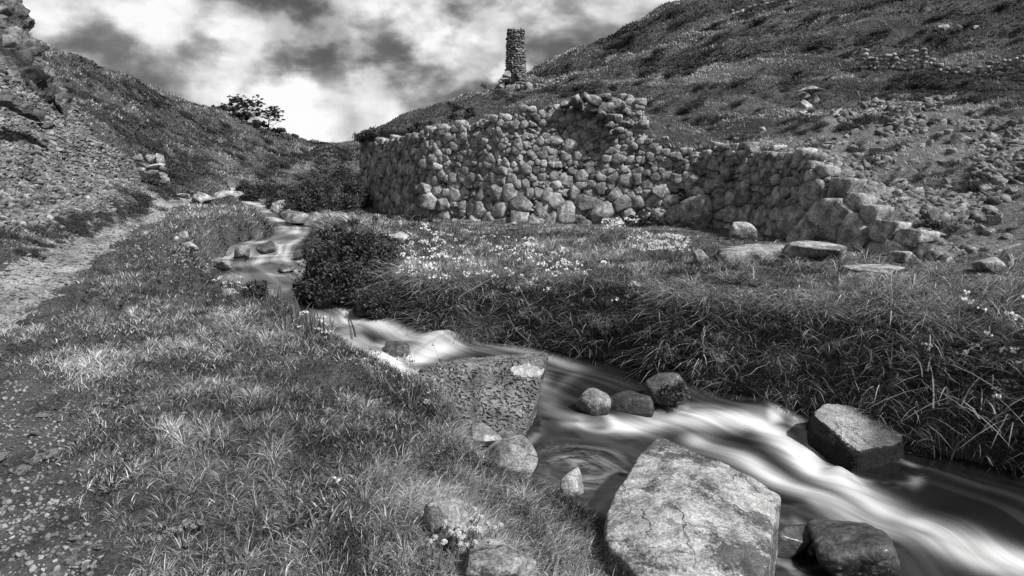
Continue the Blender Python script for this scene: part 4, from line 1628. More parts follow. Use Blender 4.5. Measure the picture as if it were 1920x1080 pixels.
def loose_things(name, label, cat, group, n, poly, smin, smax, mat, seed, test=None, flat=.6, shade=(.3, .7), words=None):
    rg = np.random.default_rng(seed)
    shp = ['wedge shaped', 'blocky', 'pointed', 'rounded', 'slabby', 'chunky', 'lopsided', 'angular']
    protos = []
    cnt = 0
    lo, hi = poly.min(0), poly.max(0)
    rmin = max(np.hypot(poly[:, 0], poly[:, 1]).min(), 1.5)
    while cnt < n:
        q = rg.uniform(lo, hi)
        r = math.hypot(*q)
        if rg.random() > (rmin / r) ** 1.2 or not inside(q[:1], q[1:], poly)[0]:
            continue
        if test is not None and not test(q[:1], q[1:])[0]:
            continue
        z = H1(*q)
        s = rg.uniform(smin, smax)
        if len(protos) < 8:
            V, T = rock_verts(1500 + seed * 10 + len(protos), 4, 7, 24, .07)
            V = V * np.array([1, .8, flat])
            o = obj(name, mesh_np(name, V, [T], M[mat], np.full(len(V), rg.uniform(*shade))), None, (q[0], q[1], z + s * .12))
            o.scale = (s, s, s)
            o.rotation_euler = (rg.normal(0, .2), rg.normal(0, .2), rg.uniform(0, 6))
            tag(o, label, cat, group)
            protos.append(o)
        else:
            o = copy_thing(protos[cnt % 8], (q[0], q[1], z + s * .12), rg.uniform(0, 6), float(s))
            o.rotation_euler = (rg.normal(0, .25), rg.normal(0, .25), rg.uniform(0, 6))
        sz = SIZES[min(5, int((s - smin) / (smax - smin) * 6))]
        o['label'] = sz + ' ' + shp[cnt % 8] + ' ' + label + ' ' + where((q[0], q[1], z), words)
        cnt += 1


loose_things('rock', 'grey rock', 'rock', 'rocks on the right scree slope', 130, Z_screeR, .055, .13, 'granite', 1, shade=(.15, .5), words=W_SR)
loose_things('rock', 'grey rock', 'rock', 'rocks on the left scree slope', 90, Z_screeL, .05, .12, 'granite', 2, flat=.45, shade=(.15, .5), words=W_SL)
loose_things('stone', 'pale stone', 'stone', 'flat stones in the worn patch', 48, near_poly, .022, .062, 'boulder', 3, test=lambda x, y: path_dist(x, y)[1] < .02, flat=.4, shade=(.25, .55), words=W_NP)

# ------------------------------------------------------------------ grass
def blade_mesh(name, p, L, wd, az, bend, shade, mat, seg=3, curl=None, kind='stuff', label=None, cat=None, parent=None, twist=None):
    n = len(p)
    t = np.linspace(0, 1, seg + 1)
    hx = np.sin(az)[:, None]
    hy = np.cos(az)[:, None]
    tt = t[None]
    off = L[:, None] * bend[:, None] * (.25 * tt + .55 * tt * tt)
    up = L[:, None] * (tt - .42 * bend[:, None] ** 1.3 * tt ** 2.2)
    ta = RNG.uniform(0, math.pi, n) if twist is None else twist
    wx, wy = np.cos(ta)[:, None], np.sin(ta)[:, None]
    w = wd[:, None] * (1 - tt[:, :-1] ** 1.6 * .75) * .5
    cx = p[:, 0:1] + hx * off
    cy = p[:, 1:2] + hy * off
    cz = p[:, 2:3] + up - .01
    Lx = np.stack([cx[:, :-1] - wx * w, cy[:, :-1] - wy * w, cz[:, :-1]], -1)
    Rx = np.stack([cx[:, :-1] + wx * w, cy[:, :-1] + wy * w, cz[:, :-1]], -1)
    tip = np.stack([cx[:, -1], cy[:, -1], cz[:, -1]], -1)[:, None]
    V = np.concatenate([np.stack([Lx, Rx], 2).reshape(n, -1, 3), tip], 1)
    m = V.shape[1]
    base = (np.arange(n) * m)[:, None]
    Q = [base + np.array([[2 * i, 2 * i + 1, 2 * i + 3, 2 * i + 2]]) for i in range(seg - 1)]
    T = base + np.array([[2 * seg - 2, 2 * seg - 1, 2 * seg]])
    S = np.repeat(np.clip(shade, 0, 1), m)
    fs = ([np.concatenate(Q)] if Q else []) + [T]
    me = mesh_np(name, V.reshape(-1, 3), fs, mat, S)
    o = obj(name, me, parent)
    if kind:
        tag(o, label, cat, kind=kind)
    return o


def near_grass():
    n = 700000
    th = RNG.uniform(-.78, .80, n)
    r = 1.35 * (17 / 1.35) ** RNG.random(n)
    x, y = r * np.sin(th), r * np.cos(th)
    d1, d2 = path_dist(x, y)
    ds, zs, rt = stream_info(x, y)
    _, k, dw = smooth_base(x, y)
    pn = np.minimum(d1, d2)
    worn = fbm2(x * 2.2, y * 2.2, 3, 91)
    keep = (pn > -.04 + .10 * RNG.random(n)) & (ds > .0) & (dw < -.05)
    keep &= ~(inside(x, y, Z_screeL) & (RNG.random(n) < .8)) & ~((inside(x, y, Z_screeR)) & (RNG.random(n) < .7))
    # thin turf near the trodden ground
    keep &= RNG.random(n) < np.clip(.85 + 1.1 * fbm2(x * 1.6, y * 1.6, 3, 19), .25, 1)
    keep &= (pn > .35) | (RNG.random(n) < np.clip(.35 + worn + pn * 1.6, .12, 1))
    x, y, r, ds, rt, pn, dw, d1 = [a[keep] for a in (x, y, r, ds, rt, pn, dw, d1)]
    n = len(x)
    e = .06
    gx = (stream_info(x + e, y)[0] - ds) / e
    gy = (stream_info(x, y + e)[0] - ds) / e
    # gather the blades into tufts
    cs = .055 + .012 * r
    gi, gj = np.floor(x / cs), np.floor(y / cs)
    jx = (gi + .5 + .8 * (_h(gi, gj, gi * 0, 7) - .5)) * cs
    jy = (gj + .5 + .8 * (_h(gi, gj, gi * 0, 9) - .5)) * cs
    tuft = RNG.random(n) < .42 + .5 * fbm2(x * .8, y * .8, 2, 17)
    outw = np.arctan2(x - jx, y - jy)
    x = np.where(tuft, jx + (x - jx) * .42, x)
    y = np.where(tuft, jy + (y - jy) * .42, y)
    tsh = (_h(gi, gj, gi * 0, 21) - .5)
    z = Hgt(x, y)
    pat = fbm2(x * .9, y * .9, 4, 101, .6)
    pat2 = fbm2(x * 3.1, y * 3.1, 3, 103)
    right = rt & (ds < 30)
    L = (.042 + .045 * RNG.random(n) + .07 * np.clip(pat + .5 * pat2, -.4, 1)) * (1 + .5 * sstep(-2.2, -.3, x / np.maximum(y, 1) * 3) * (~rt) * (1 - 1.3 * np.exp(-(((x + .02) / .45) ** 2 + ((y - 2.45) / .5) ** 2))) )
    L = np.where(right, L * (1.2 - .5 * sstep(-2.5, -.5, dw)), L)
    eL = (~right) & (ds < .7)
    L = np.where(eL, L + .045 * (1 - ds / .7), L)
    eR = right & (ds < .8)
    L = np.where(eR, .13 + .16 * RNG.random(n) + .05 * pat, L)
    L = np.clip(L, .03, .4) * np.clip(.55 + pn * .9, .4, 1)
    L *= 1 + .25 * np.clip((r - 5) / 12, 0, 1)
    az = RNG.uniform(0, 6.283, n)
    wind = np.radians(125) + 1.5 * fbm2(x * .6, y * .6, 3, 111) + RNG.normal(0, .8, n)
    az = np.where(RNG.random(n) < .7, wind, az)
    az = np.where(tuft & (RNG.random(n) < .75), outw, az)
    toS = np.arctan2(-gx, -gy)
    az = np.where((eR | (eL & (ds < .3))) & (RNG.random(n) < .8), toS + RNG.normal(0, .55, n), az)
    bend = .45 + 1.0 * RNG.random(n) + .2 * pat2
    bend = np.where(eR, .95 + .75 * RNG.random(n), bend)
    wd = np.maximum(.0019 + .0014 * RNG.random(n), .0009 * r) * np.where(RNG.random(n) < .12, 1.9, 1)
    ts = .44 + .75 * pat + .38 * pat2
    L = L * (1 + .5 * np.where(tuft, tsh, -.3))
    sh = ts + .22 * tsh + RNG.normal(0, .17, n)
    sh = np.where(RNG.random(n) < .12, sh + .4, sh)
    sh = np.where(right, sh + .02, sh)
    p = np.stack([x, y, z], -1)
    nr = r < 6
    blade_mesh('grass', p[nr], L[nr], wd[nr], az[nr], bend[nr], sh[nr], M['grass'], 3, label='short tufted grass and turf on the stream banks nearby', cat='grass')
    blade_mesh('grass', p[~nr], L[~nr], wd[~nr], az[~nr], bend[~nr], sh[~nr], M['grass'], 2, label='meadow grass on the flat ground before the stone wall', cat='grass')


near_grass()


def low_turf():
    """cropped moss-like turf between the taller tufts"""
    n = 420000
    th = RNG.uniform(-.78, .6, n)
    r = 1.35 * (9 / 1.35) ** RNG.random(n)
    x, y = r * np.sin(th), r * np.cos(th)
    d1, d2 = path_dist(x, y)
    ds, zs, rt = stream_info(x, y)
    dw = smooth_base(x, y)[2]
    edge = np.minimum(d1, d2 * 1.0)
    keep = (edge > -.02 + .16 * RNG.random(n) ** 2 + .1 * fbm2(x * 5, y * 5, 2, 12)) & (ds > .02) & (dw < -.1)
    x, y, r = x[keep], y[keep], r[keep]
    n = len(x)
    z = Hgt(x, y)
    sh = .46 + .5 * fbm2(x * 1.7, y * 1.7, 4, 201, .65) + RNG.normal(0, .2, n)
    blade_mesh('low_turf', np.stack([x, y, z], -1), RNG.uniform(.010, .028, n), np.maximum(.0024, .0011 * r), RNG.uniform(0, 6.28, n), RNG.uniform(.5, 1.5, n), sh, M['grass'], 1, label='close cropped mossy turf between the grass tufts of the banks', cat='turf')


low_turf()


def broad_leaves():
    """small broad leaved herbs mixed in the left bank turf"""
    n = 70000
    th = RNG.uniform(-.75, .2, n)
    r = 1.35 * (8 / 1.35) ** RNG.random(n)
    x, y = r * np.sin(th), r * np.cos(th)
    d1, d2 = path_dist(x, y)
    ds, zs, rt = stream_info(x, y)
    m = fbm2(x * 1.3, y * 1.3, 3, 141)
    keep = (np.minimum(d1, d2) > .1) & (ds > .25) & (~rt) & (m > -.1 + .3 * RNG.random(n))
    x, y, r = x[keep], y[keep], r[keep]
    n = len(x)
    z = Hgt(x, y)
    L = RNG.uniform(.022, .06, n)
    sh = .42 + .55 * fbm2(x * 2, y * 2, 3, 143) + RNG.normal(0, .25, n)
    blade_mesh('meadow_herbs', np.stack([x, y, z + .015], -1), L, RNG.uniform(.004, .010, n), RNG.uniform(0, 6.28, n), RNG.uniform(.5, 1.5, n), sh, M['grass'], 3, label='small broad leaved herbs growing through the left bank turf', cat='herbs')


broad_leaves()


def bank_fringe():
    """long blades arching over the right bank down to the water"""
    n = 34000
    i = RNG.uniform(12, len(SRc) - 8, n)
    X = np.interp(i, np.arange(len(SRc)), SRc[:, 0])
    Y = np.interp(i, np.arange(len(SRc)), SRc[:, 1])
    tx = np.interp(np.clip(i + 1, 0, len(SRc) - 1), np.arange(len(SRc)), SRc[:, 0]) - X
    ty = np.interp(np.clip(i + 1, 0, len(SRc) - 1), np.arange(len(SRc)), SRc[:, 1]) - Y
    l = np.hypot(tx, ty) + 1e-6
    nx, ny = -ty / l, tx / l
    q = stream_info(X + nx * .3, Y + ny * .3)[0]
    sgn = np.where(q > 0, 1, -1)
    nx, ny = nx * sgn, ny * sgn
    clump = fbm2(i * 1.1, i * 0, 3, 161)
    d = np.abs(RNG.normal(.12, .2, n)) + .03
    x, y = X + nx * d, Y + ny * d
    keep = (clump + RNG.normal(0, .2, n) > -.15) & (Y > 2.5)
    x, y, nx, ny, clump, Y = [a[keep] for a in (x, y, nx, ny, clump, Y)]
    n = len(x)
    r = np.hypot(x, y)
    z = Hgt(x, y)
    L = RNG.uniform(.10, .34, n) * (1 + .9 * clump) * np.where(Y > 8.5, .5, 1)
    az = np.arctan2(-nx, -ny) + RNG.normal(0, .7, n)
    sh = .46 + .4 * clump + RNG.normal(0, .2, n)
    blade_mesh('bank_grass', np.stack([x, y, z], -1), L, np.maximum(.0038, .0011 * r), az, RNG.uniform(.9, 1.75, n), sh, M['grass'], 4, label='long arching grass hanging over the right bank', cat='grass')


bank_fringe()


def clump_grass():
    """coarser arching tufts across the right meadow edge"""
    rg = RNG
    P_, L_, A_, B_, S_, W_ = [], [], [], [], [], []
    for c in range(420):
        px = rg.uniform(560, 1960)
        py = rg.uniform(470, 700)
        q = hit(px, py)
        if q is None or q[1] > 13:
            continue
        ds, zs, rt = stream_info(q[:1], q[1:2])
        if ds[0] < .08 or not rt[0]:
            continue
        n = int(rg.integers(35, 80))
        a = rg.uniform(0, 6.28, n)
        rad = np.abs(rg.normal(0, .06, n))
        x, y = q[0] + rad * np.sin(a), q[1] + rad * np.cos(a)
        P_.append(np.stack([x, y, np.full(n, q[2] - .01)], -1))
        L_.append(rg.uniform(.14, .34, n) * rg.uniform(.6, 1.2))
        A_.append(np.where(rg.random(n) < .5, a, math.radians(150) + rg.normal(0, .7, n)))
        B_.append(rg.uniform(.6, 1.7, n))
        S_.append(rg.normal(rg.uniform(.35, .8), .15, n))
        W_.append(np.full(n, max(.004, .001 * q[1])))
    blade_mesh('tussock_grass', np.concatenate(P_), np.concatenate(L_), np.concatenate(W_), np.concatenate(A_), np.concatenate(B_), np.concatenate(S_), M['grass'], 4, label='coarse tussock grass along the edge of the right meadow', cat='grass')


clump_grass()


def hill_grass():
    n = 520000
    th = RNG.uniform(-.74, .74, n)
    r = 9.5 * (120 / 9.5) ** (RNG.random(n) ** .9)
    x, y = r * np.sin(th), r * np.cos(th)
    d1, d2 = path_dist(x, y)
    ds, zs, rt = stream_info(x, y)
    b, k, dw = smooth_base(x, y)
    keep = (d1 > .05) & (ds > .05) & ((r > 15) | (k > .9) | (x < -5)) & ((dw > .35) | (dw < -.1))
    inR, inL = inside(x, y, Z_screeR), inside(x, y, Z_screeL)
    pn = fbm2(x * .35, y * .35, 4, 121, .6)
    keep &= ~((inR | inL) & (RNG.random(n) < np.where(inR, .45, .66) - .7 * np.clip(pn, -1, .6)))
    x, y, r, b, k, pn = [a[keep] for a in (x, y, r, b, k, pn)]
    n = len(x)
    z = Hgt(x, y)
    al = np.where(x < 0, x * .5 + y, x * .7 - y * .7)
    ter = fbm2(b * 1.5 + .3 * fbm2(x * .2, y * .2, 2, 9), al * .10, 3, 21)
    dark = fbm2(b * .9 + 7, al * .12, 4, 131, .6)
    f2 = fbm2(x * 1.4, y * 1.4, 3, 133, .6)
    L = (.05 + .0026 * r) * (1 + .5 * f2 + .4 * pn) * RNG.uniform(.6, 1.3, n)
    az = np.where(x < 0, math.radians(110), math.radians(235)) + RNG.normal(0, .9, n)
    sh = .48 + 1.0 * dark + .4 * f2 + .6 * ter + RNG.normal(0, .10, n)
    blade_mesh('hill_grass', np.stack([x, y, z - .02], -1), L, .0016 * r * RNG.uniform(.7, 1.3, n), az, RNG.uniform(.4, 1.5, n), sh, M['hillgrass'], 2, label='rough grass and bracken covering both hillsides', cat='grass')


hill_grass()


# ------------------------------------------------------------------ shrubs and trees
def leaf_cloud(rg, centers, radii, n, size, shade_mu=.45, shell=.55, flat=.8, zmin=None):
    k = rg.choice(len(centers), n, p=(radii ** 2) / (radii ** 2).sum())
    d = rg.normal(size=(n, 3))
    d /= np.linalg.norm(d, axis=1)[:, None]
    rr = radii[k] * (shell + (1 - shell) * rg.random(n)) * (1 + .34 * rg.normal(size=n))
    c = centers[k] + d * rr[:, None] * np.array([1, 1, flat])
    u = rg.normal(size=(n, 3))
    u /= np.linalg.norm(u, axis=1)[:, None]
    v = np.cross(u, rg.normal(size=(n, 3)))
    v /= np.linalg.norm(v, axis=1)[:, None]
    s = size * rg.uniform(.5, 1.4, n)[:, None]
    a = c - u * s
    b = c + v * s * .38
    e = c + u * s
    f = c - v * s * .38
    V = np.stack([a, b, e, f], 1)
    if zmin is not None:
        V = V[c[:, 2] > zmin]
        k = k[c[:, 2] > zmin]
    m = len(V)
    Q = np.arange(m * 4).reshape(m, 4)
    lobe = rg.normal(shade_mu, .14, len(centers))
    S = np.repeat(np.clip(lobe[k] + rg.normal(0, .18, m), 0, 1), 4)
    return V.reshape(-1, 3), Q, S


def shrub(label, px, py, w, h, seed, leaves=5000, leaf=.02, name='shrub', Y=None, z=None, mat='gorse', depth=.8, group=None, lobes=16, mu=.45, lift=0, cat='shrub', rs_=1.):
    rg = np.random.default_rng(seed)
    if Y is not None:
        q = P(px, py, Y)
    elif z is not None:
        q = W(px, py, z)
    else:
        q = hit(px, py)
        if q is None:
            return None
    s = q[1] / F
    W_, H_ = w * s, h * s
    cs, rs = [], []
    for i in range(lobes):
        a = rg.uniform(0, 6.28)
        rr = math.sqrt(rg.random())
        zc = rg.uniform(.15, .8) * (1 - .55 * rr * rr)
        cs.append([math.cos(a) * rr * W_ * .46, math.sin(a) * rr * W_ * .44 * depth, zc * H_ * rg.uniform(.75, 1.1) + lift])
        rs.append(rg.uniform(.11, .25) * rs_ * min(W_, H_ * 1.5))
    for i in range(lobes // 2 if lobes > 20 else 0):
        a, e = rg.uniform(0, 6.28), rg.uniform(.1, 1.35)
        k = rg.uniform(1.0, 1.22)
        cs.append([math.cos(a) * math.cos(e) * W_ * .5 * k, math.sin(a) * math.cos(e) * W_ * .45 * k * depth, (.15 + .75 * math.sin(e)) * H_ * k])
        rs.append(rg.uniform(.04, .08) * W_)
    cs, rs = np.array(cs), np.array(rs)
    root = empty(name, q)
    tag(root, label, cat, group)
    V, Q, S = leaf_cloud(rg, cs, rs, leaves, leaf, mu, .45, .8, zmin=-.02)
    obj('foliage', mesh_np('foliage', V, [Q], M[mat], S, smooth=False), root)
    mb = MB()
    for c, r in list(zip(cs[:12], rs)) + list(zip(cs[lobes:], rs[lobes:])):
        b0 = np.array([rg.normal(0, W_ * .06), rg.normal(0, W_ * .05), -.05])
        m = (b0 + c) / 2 + rg.normal(0, .12 * W_ * .3, 3)
        mb.tube(np.array([b0, b0 * .5 + m * .5 + [0, 0, .03], m, c]), .010 * W_ + .002, .003 * W_, 5, .4)
        for j in range(3):
            mb.tube(np.array([m, (m + c) / 2 + rg.normal(0, r * .4, 3), c + rg.normal(0, r * .7, 3)]), .005 * W_, .002 * W_, 4, .5)
    mb.build('stems', M['bark'], root)
    return root


shrub('large dark leafy bush overhanging the long pool from the meadow bank', 650, 558, 175, 122, 1, 46000, .026, lobes=90, z=-.3, mu=.55, rs_=.62)
shrub('dark bush rising behind the large one at the meadow edge', 690, 505, 130, 90, 2, 20000, .022, lobes=24, z=.0, mu=.5)
shrub('dark bush hanging low to the rapids below the large one', 715, 590, 90, 80, 3, 12000, .02, lobes=16, z=-.4, mu=.5)
shrub('small leafy bush standing in the middle of the rapids', 586, 562, 74, 52, 4, 3600, .02, z=-.34, lobes=12, mu=.5)
shrub('straggly leafy plant at the edge of the pool by the sword leaves', 490, 560, 70, 46, 5, 1800, .02, lobes=9, mu=.5)
back = [('dark spreading shrub nearest the upper fall', 540, 392, 90, 44, .36), ('dark shrub with bare stems showing beneath, by the upper stream', 575, 400, 80, 55, .36), ('broad dark shrub between the stream and the wall end', 622, 398, 90, 62, .4),
        ('dark shrub directly at the left end of the wall', 662, 392, 60, 66, .36), ('low dark shrub at the farthest bend of the stream', 482, 380, 60, 34, .3), ('small dark shrub farthest up the right bank', 465, 362, 40, 22, .3), ('paler shrub on the slope behind the streamside shrubs', 600, 358, 100, 40, .62), ('bushy growth below the skyline left of the wall', 650, 350, 70, 46, .5), ('dark thicket in the middle of the streamside shrubs', 510, 366, 70, 34, .36)]
for i, (lab, px, py, w, h, mu) in enumerate(back):
    shrub(lab, px, py, w, h, 20 + i, 7000, .035, lobes=18, mu=mu)
shrub('tangle of creeping plants hanging over the left end of the wall', 705, 266, 84, 34, 40, 8000, .04, Y=19.4, lobes=18, mu=.4)
shrub('small creeper on the wall top near its left end', 800, 246, 70, 22, 41, 4000, .035, Y=17.2, lobes=10, mu=.45)
shrub('mound of heather hugging the wall top below the chimney', 880, 222, 90, 18, 42, 4000, .035, Y=17.2, lobes=12, mu=.42)
shrub('low creeping growth along the foot of the wall at its left', 770, 414, 90, 18, 43, 4000, .03, lobes=12, mu=.4)
shrub('low dark creeper along the middle of the wall foot', 1190, 424, 110, 26, 44, 5000, .03, lobes=14, mu=.4)
shrub('ferny plant growing on the mossy boulder at the head of the cascade', 1268, 748, 62, 52, 45, 1300, .017, z=-.66, lobes=9, mu=.6, name='plant', cat='plant')
shrub('leafy plant hanging over the right bank above the cascade', 1270, 690, 120, 100, 46, 6000, .016, lobes=14, mu=.5, name='plant', cat='plant')
shrub('round mossy tuft between the wall end and the scree', 1745, 428, 40, 22, 47, 2500, .02, lobes=8, mu=.55)


for i, (px, py, w, h, lab) in enumerate([(1150, 625, 80, 50, 'leafy weed on the right bank above the small round boulder'), (1345, 668, 90, 60, 'leafy weed on the right bank above the cascade'), (1465, 700, 70, 50, 'leafy weed hanging over the bank left of the moss sided boulder'), (1620, 700, 80, 46, 'leafy weed on the right bank above the moss sided boulder'), (1010, 600, 80, 46, 'leafy weed in the long grass right of the grass capped rock'),
        (1240, 590, 90, 40, 'low leafy weed in the middle of the right meadow edge'), (1480, 600, 110, 40, 'low leafy weed in the meadow before the long slab'), (1700, 600, 90, 36, 'low leafy weed in the meadow at the right')]):
    shrub(lab, px, py, w, h, 140 + i, 2600, .013, lobes=14, mu=.75, name='leafy_weed', cat='plant', rs_=.8, mat='weed')
for i, (px, py, w, h, lab) in enumerate([(330, 1010, 150, 60, 'broad leaved weed at the bottom of the left bank beside the worn patch'), (520, 930, 130, 50, 'broad leaved weed in the middle of the left bank'), (230, 760, 110, 36, 'low weed left of the middle of the left bank'), (430, 720, 110, 34, 'low weed on the upper left bank'), (700, 1040, 110, 40, 'broad leaved weed left of the round flower heads'), (440, 1060, 140, 50, 'broad leaved weed at the bottom edge of the left bank')]):
    shrub(lab, px, py, w, h * .5, 160 + i, 900, .010, lobes=16, mu=.7, name='leafy_weed', cat='plant', rs_=.8, mat='weed')


def shrub_field(label, group, n, poly, seed, smin, smax, test=None, pre=7, mat='gorse', words=None):
    shp = ['ragged', 'rounded', 'straggling', 'dense', 'squat', 'spreading']
    rg = np.random.default_rng(seed)
    protos = []
    for k in range(6):
        cs = np.array([[rg.normal(0, .45), rg.normal(0, .3), rg.uniform(.0, .28)] for _ in range(9)])
        rs = rg.uniform(.2, .4, 9)
        V, Q, S = leaf_cloud(rg, cs, rs, 1500, .05, rg.uniform(.3, .55), .5, .6, zmin=-.15)
        protos.append(mesh_np('shrub', V, [Q], M[mat], S, smooth=False))
    c = 0
    while c < n:
        px, py = rg.uniform(poly.min(0), poly.max(0))
        if not inside(np.array([px]), np.array([py]), poly)[0]:
            continue
        q = hit(px, py)
        if q is None or q[1] < 8 or q[1] > 75:
            continue
        if test and not test(q):
            continue
        s = rg.uniform(smin, smax) * q[1] / F
        o = obj('heather_shrub', protos[c % 6], None, (q[0], q[1], q[2] + .08 * s))
        o.scale = (s * rg.uniform(.8, 1.5), s, s * rg.uniform(.6, 1.0))
        o.rotation_euler = (0, (.45 if q[0] < 0 else -.3), rg.normal(0, .3))
        sc_ = s / q[1] * F
        sz = SIZES[min(5, int((sc_ - smin) / (smax - smin) * 6))]
        tag(o, sz + ' ' + shp[c % 6] + ' ' + label + ' ' + where(q, words), 'shrub', group)
        c += 1


shrub_field('dark heather clump', 'heather clumps on the left hillside', 110, np.array([(80, 110), (300, 175), (400, 215), (520, 268), (560, 310), (420, 345), (330, 350), (250, 280), (150, 200)], float), 51, 7, 20, words=W_HL)
shrub_field('dark heather clump', 'heather clumps on the right hillside', 150, np.array([(700, 240), (930, 180), (1150, 80), (1290, 10), (1920, 10), (1920, 150), (1500, 270), (1240, 280), (1190, 170), (900, 205)], float), 52, 10, 30, words=W_HR)
shrub_field('mossy clump', 'mossy clumps in the right scree', 60, np.array([(1550, 220), (1920, 180), (1920, 480), (1780, 470), (1640, 380)], float), 53, 12, 30, words=W_SR)
shrub_field('dark tuft', 'tufts on the slope left of the path', 46, np.array([(0, 440), (60, 430), (200, 395), (330, 352), (380, 340), (300, 385), (160, 440), (60, 490), (0, 520)], float), 54, 14, 34, words=W_LP)
shrub_field('shrub', 'shrubs at the head of the valley', 26, np.array([(470, 320), (560, 290), (660, 285), (660, 330), (560, 345), (480, 345)], float), 55, 10, 26, words=[(490, 330, 'by the farthest bend of the stream'), (560, 300, 'under the skyline at the valley head'), (640, 300, 'under the skyline left of the wall'), (600, 335, 'behind the streamside shrubs')])


def tree(label, px, pyb, h, w, Y, seed, lean=.25):
    rg = np.random.default_rng(seed)
    q = skyline(px)
    s = q[1] / F
    H_, W_ = h * s * .62, w * s * .74
    root = empty('wind_bent_tree', q)
    tag(root, label, 'tree', None)
    trunk = MB()
    tips = []
    top = np.array([H_ * lean * .35, 0, H_ * .8])
    pts = np.array([[0, 0, -.8], [0, 0, 0], top * .35 + [.05, 0, 0], top * .7, top])
    trunk.tube(pts, .045 * H_, .012 * H_, 7, .4)
    for i in range(16):
        t = rg.uniform(.22, .98)
        b = np.array([np.interp(t, np.linspace(0, 1, 4), pts[1:, j]) for j in range(3)])
        a = rg.normal(0, .55) if rg.random() < .68 else math.pi + rg.normal(0, .5)
        ln = W_ * (.62 if math.cos(a) > 0 else .36) * rg.uniform(.6, 1.1) * (1.15 - .45 * t)
        el = rg.uniform(.05, .6) + .7 * (t - .4)
        e = b + np.array([math.cos(a) * math.cos(el), math.sin(a) * .7, math.sin(el)]) * ln
        m = (b + e) / 2 + np.array([0, 0, -.06 * ln])
        trunk.tube(np.array([b, m, e]), .014 * H_, .005 * H_, 5, .4)
        for k in range(5):
            f = rg.uniform(.4, 1)
            c0 = b + (e - b) * f
            c1 = c0 + rg.normal(0, .14 * W_, 3) * [1, .8, .5] + [.06 * W_, 0, .07 * H_]
            trunk.tube(np.array([c0, (c0 + c1) / 2 + [0, 0, .02], c1]), .006 * H_, .003 * H_, 4, .4)
            tips.append(c1)
        tips.append(e)
    trunk.build('trunk', M['bark'], root)
    tips = np.array(tips)
    V, Q, S = leaf_cloud(rg, tips, rg.uniform(.03, .062, len(tips)) * W_ * 1.2, 12000, .008 * W_ + .04, .4, .1, .45)
    obj('crown', mesh_np('crown', V, [Q], M['pine'], S, smooth=False), root)


tree('round headed tree leftmost in the row on the left ridge', 438, 226, 48, 56, 92, 3, .1)
tree('broad wind swept tree in the middle of the row on the left ridge', 468, 244, 64, 70, 98, 7, .35)
tree('cone shaped tree with swept branches, right end of the row on the left ridge', 507, 262, 58, 60, 106, 9, .3)
for i, (px, py, w, h, Y, lab) in enumerate([(425, 222, 50, 14, 90, 'dark scrub under the leftmost ridge tree'), (456, 238, 50, 18, 95, 'dark scrub between the first two ridge trees'), (485, 254, 44, 16, 101, 'dark scrub under the middle ridge tree'), (517, 268, 40, 12, 108, 'dark scrub right of the last ridge tree'), (555, 268, 18, 8, 128, 'tiny far bush on the skyline at the valley head')]):
    sk = skyline(px)
    so = shrub(lab, px, py, w, h, 90 + i, 2500, .16, Y=sk[1], lobes=12, mu=.2)
    so.location = (sk[0], sk[1], sk[2] - .1)

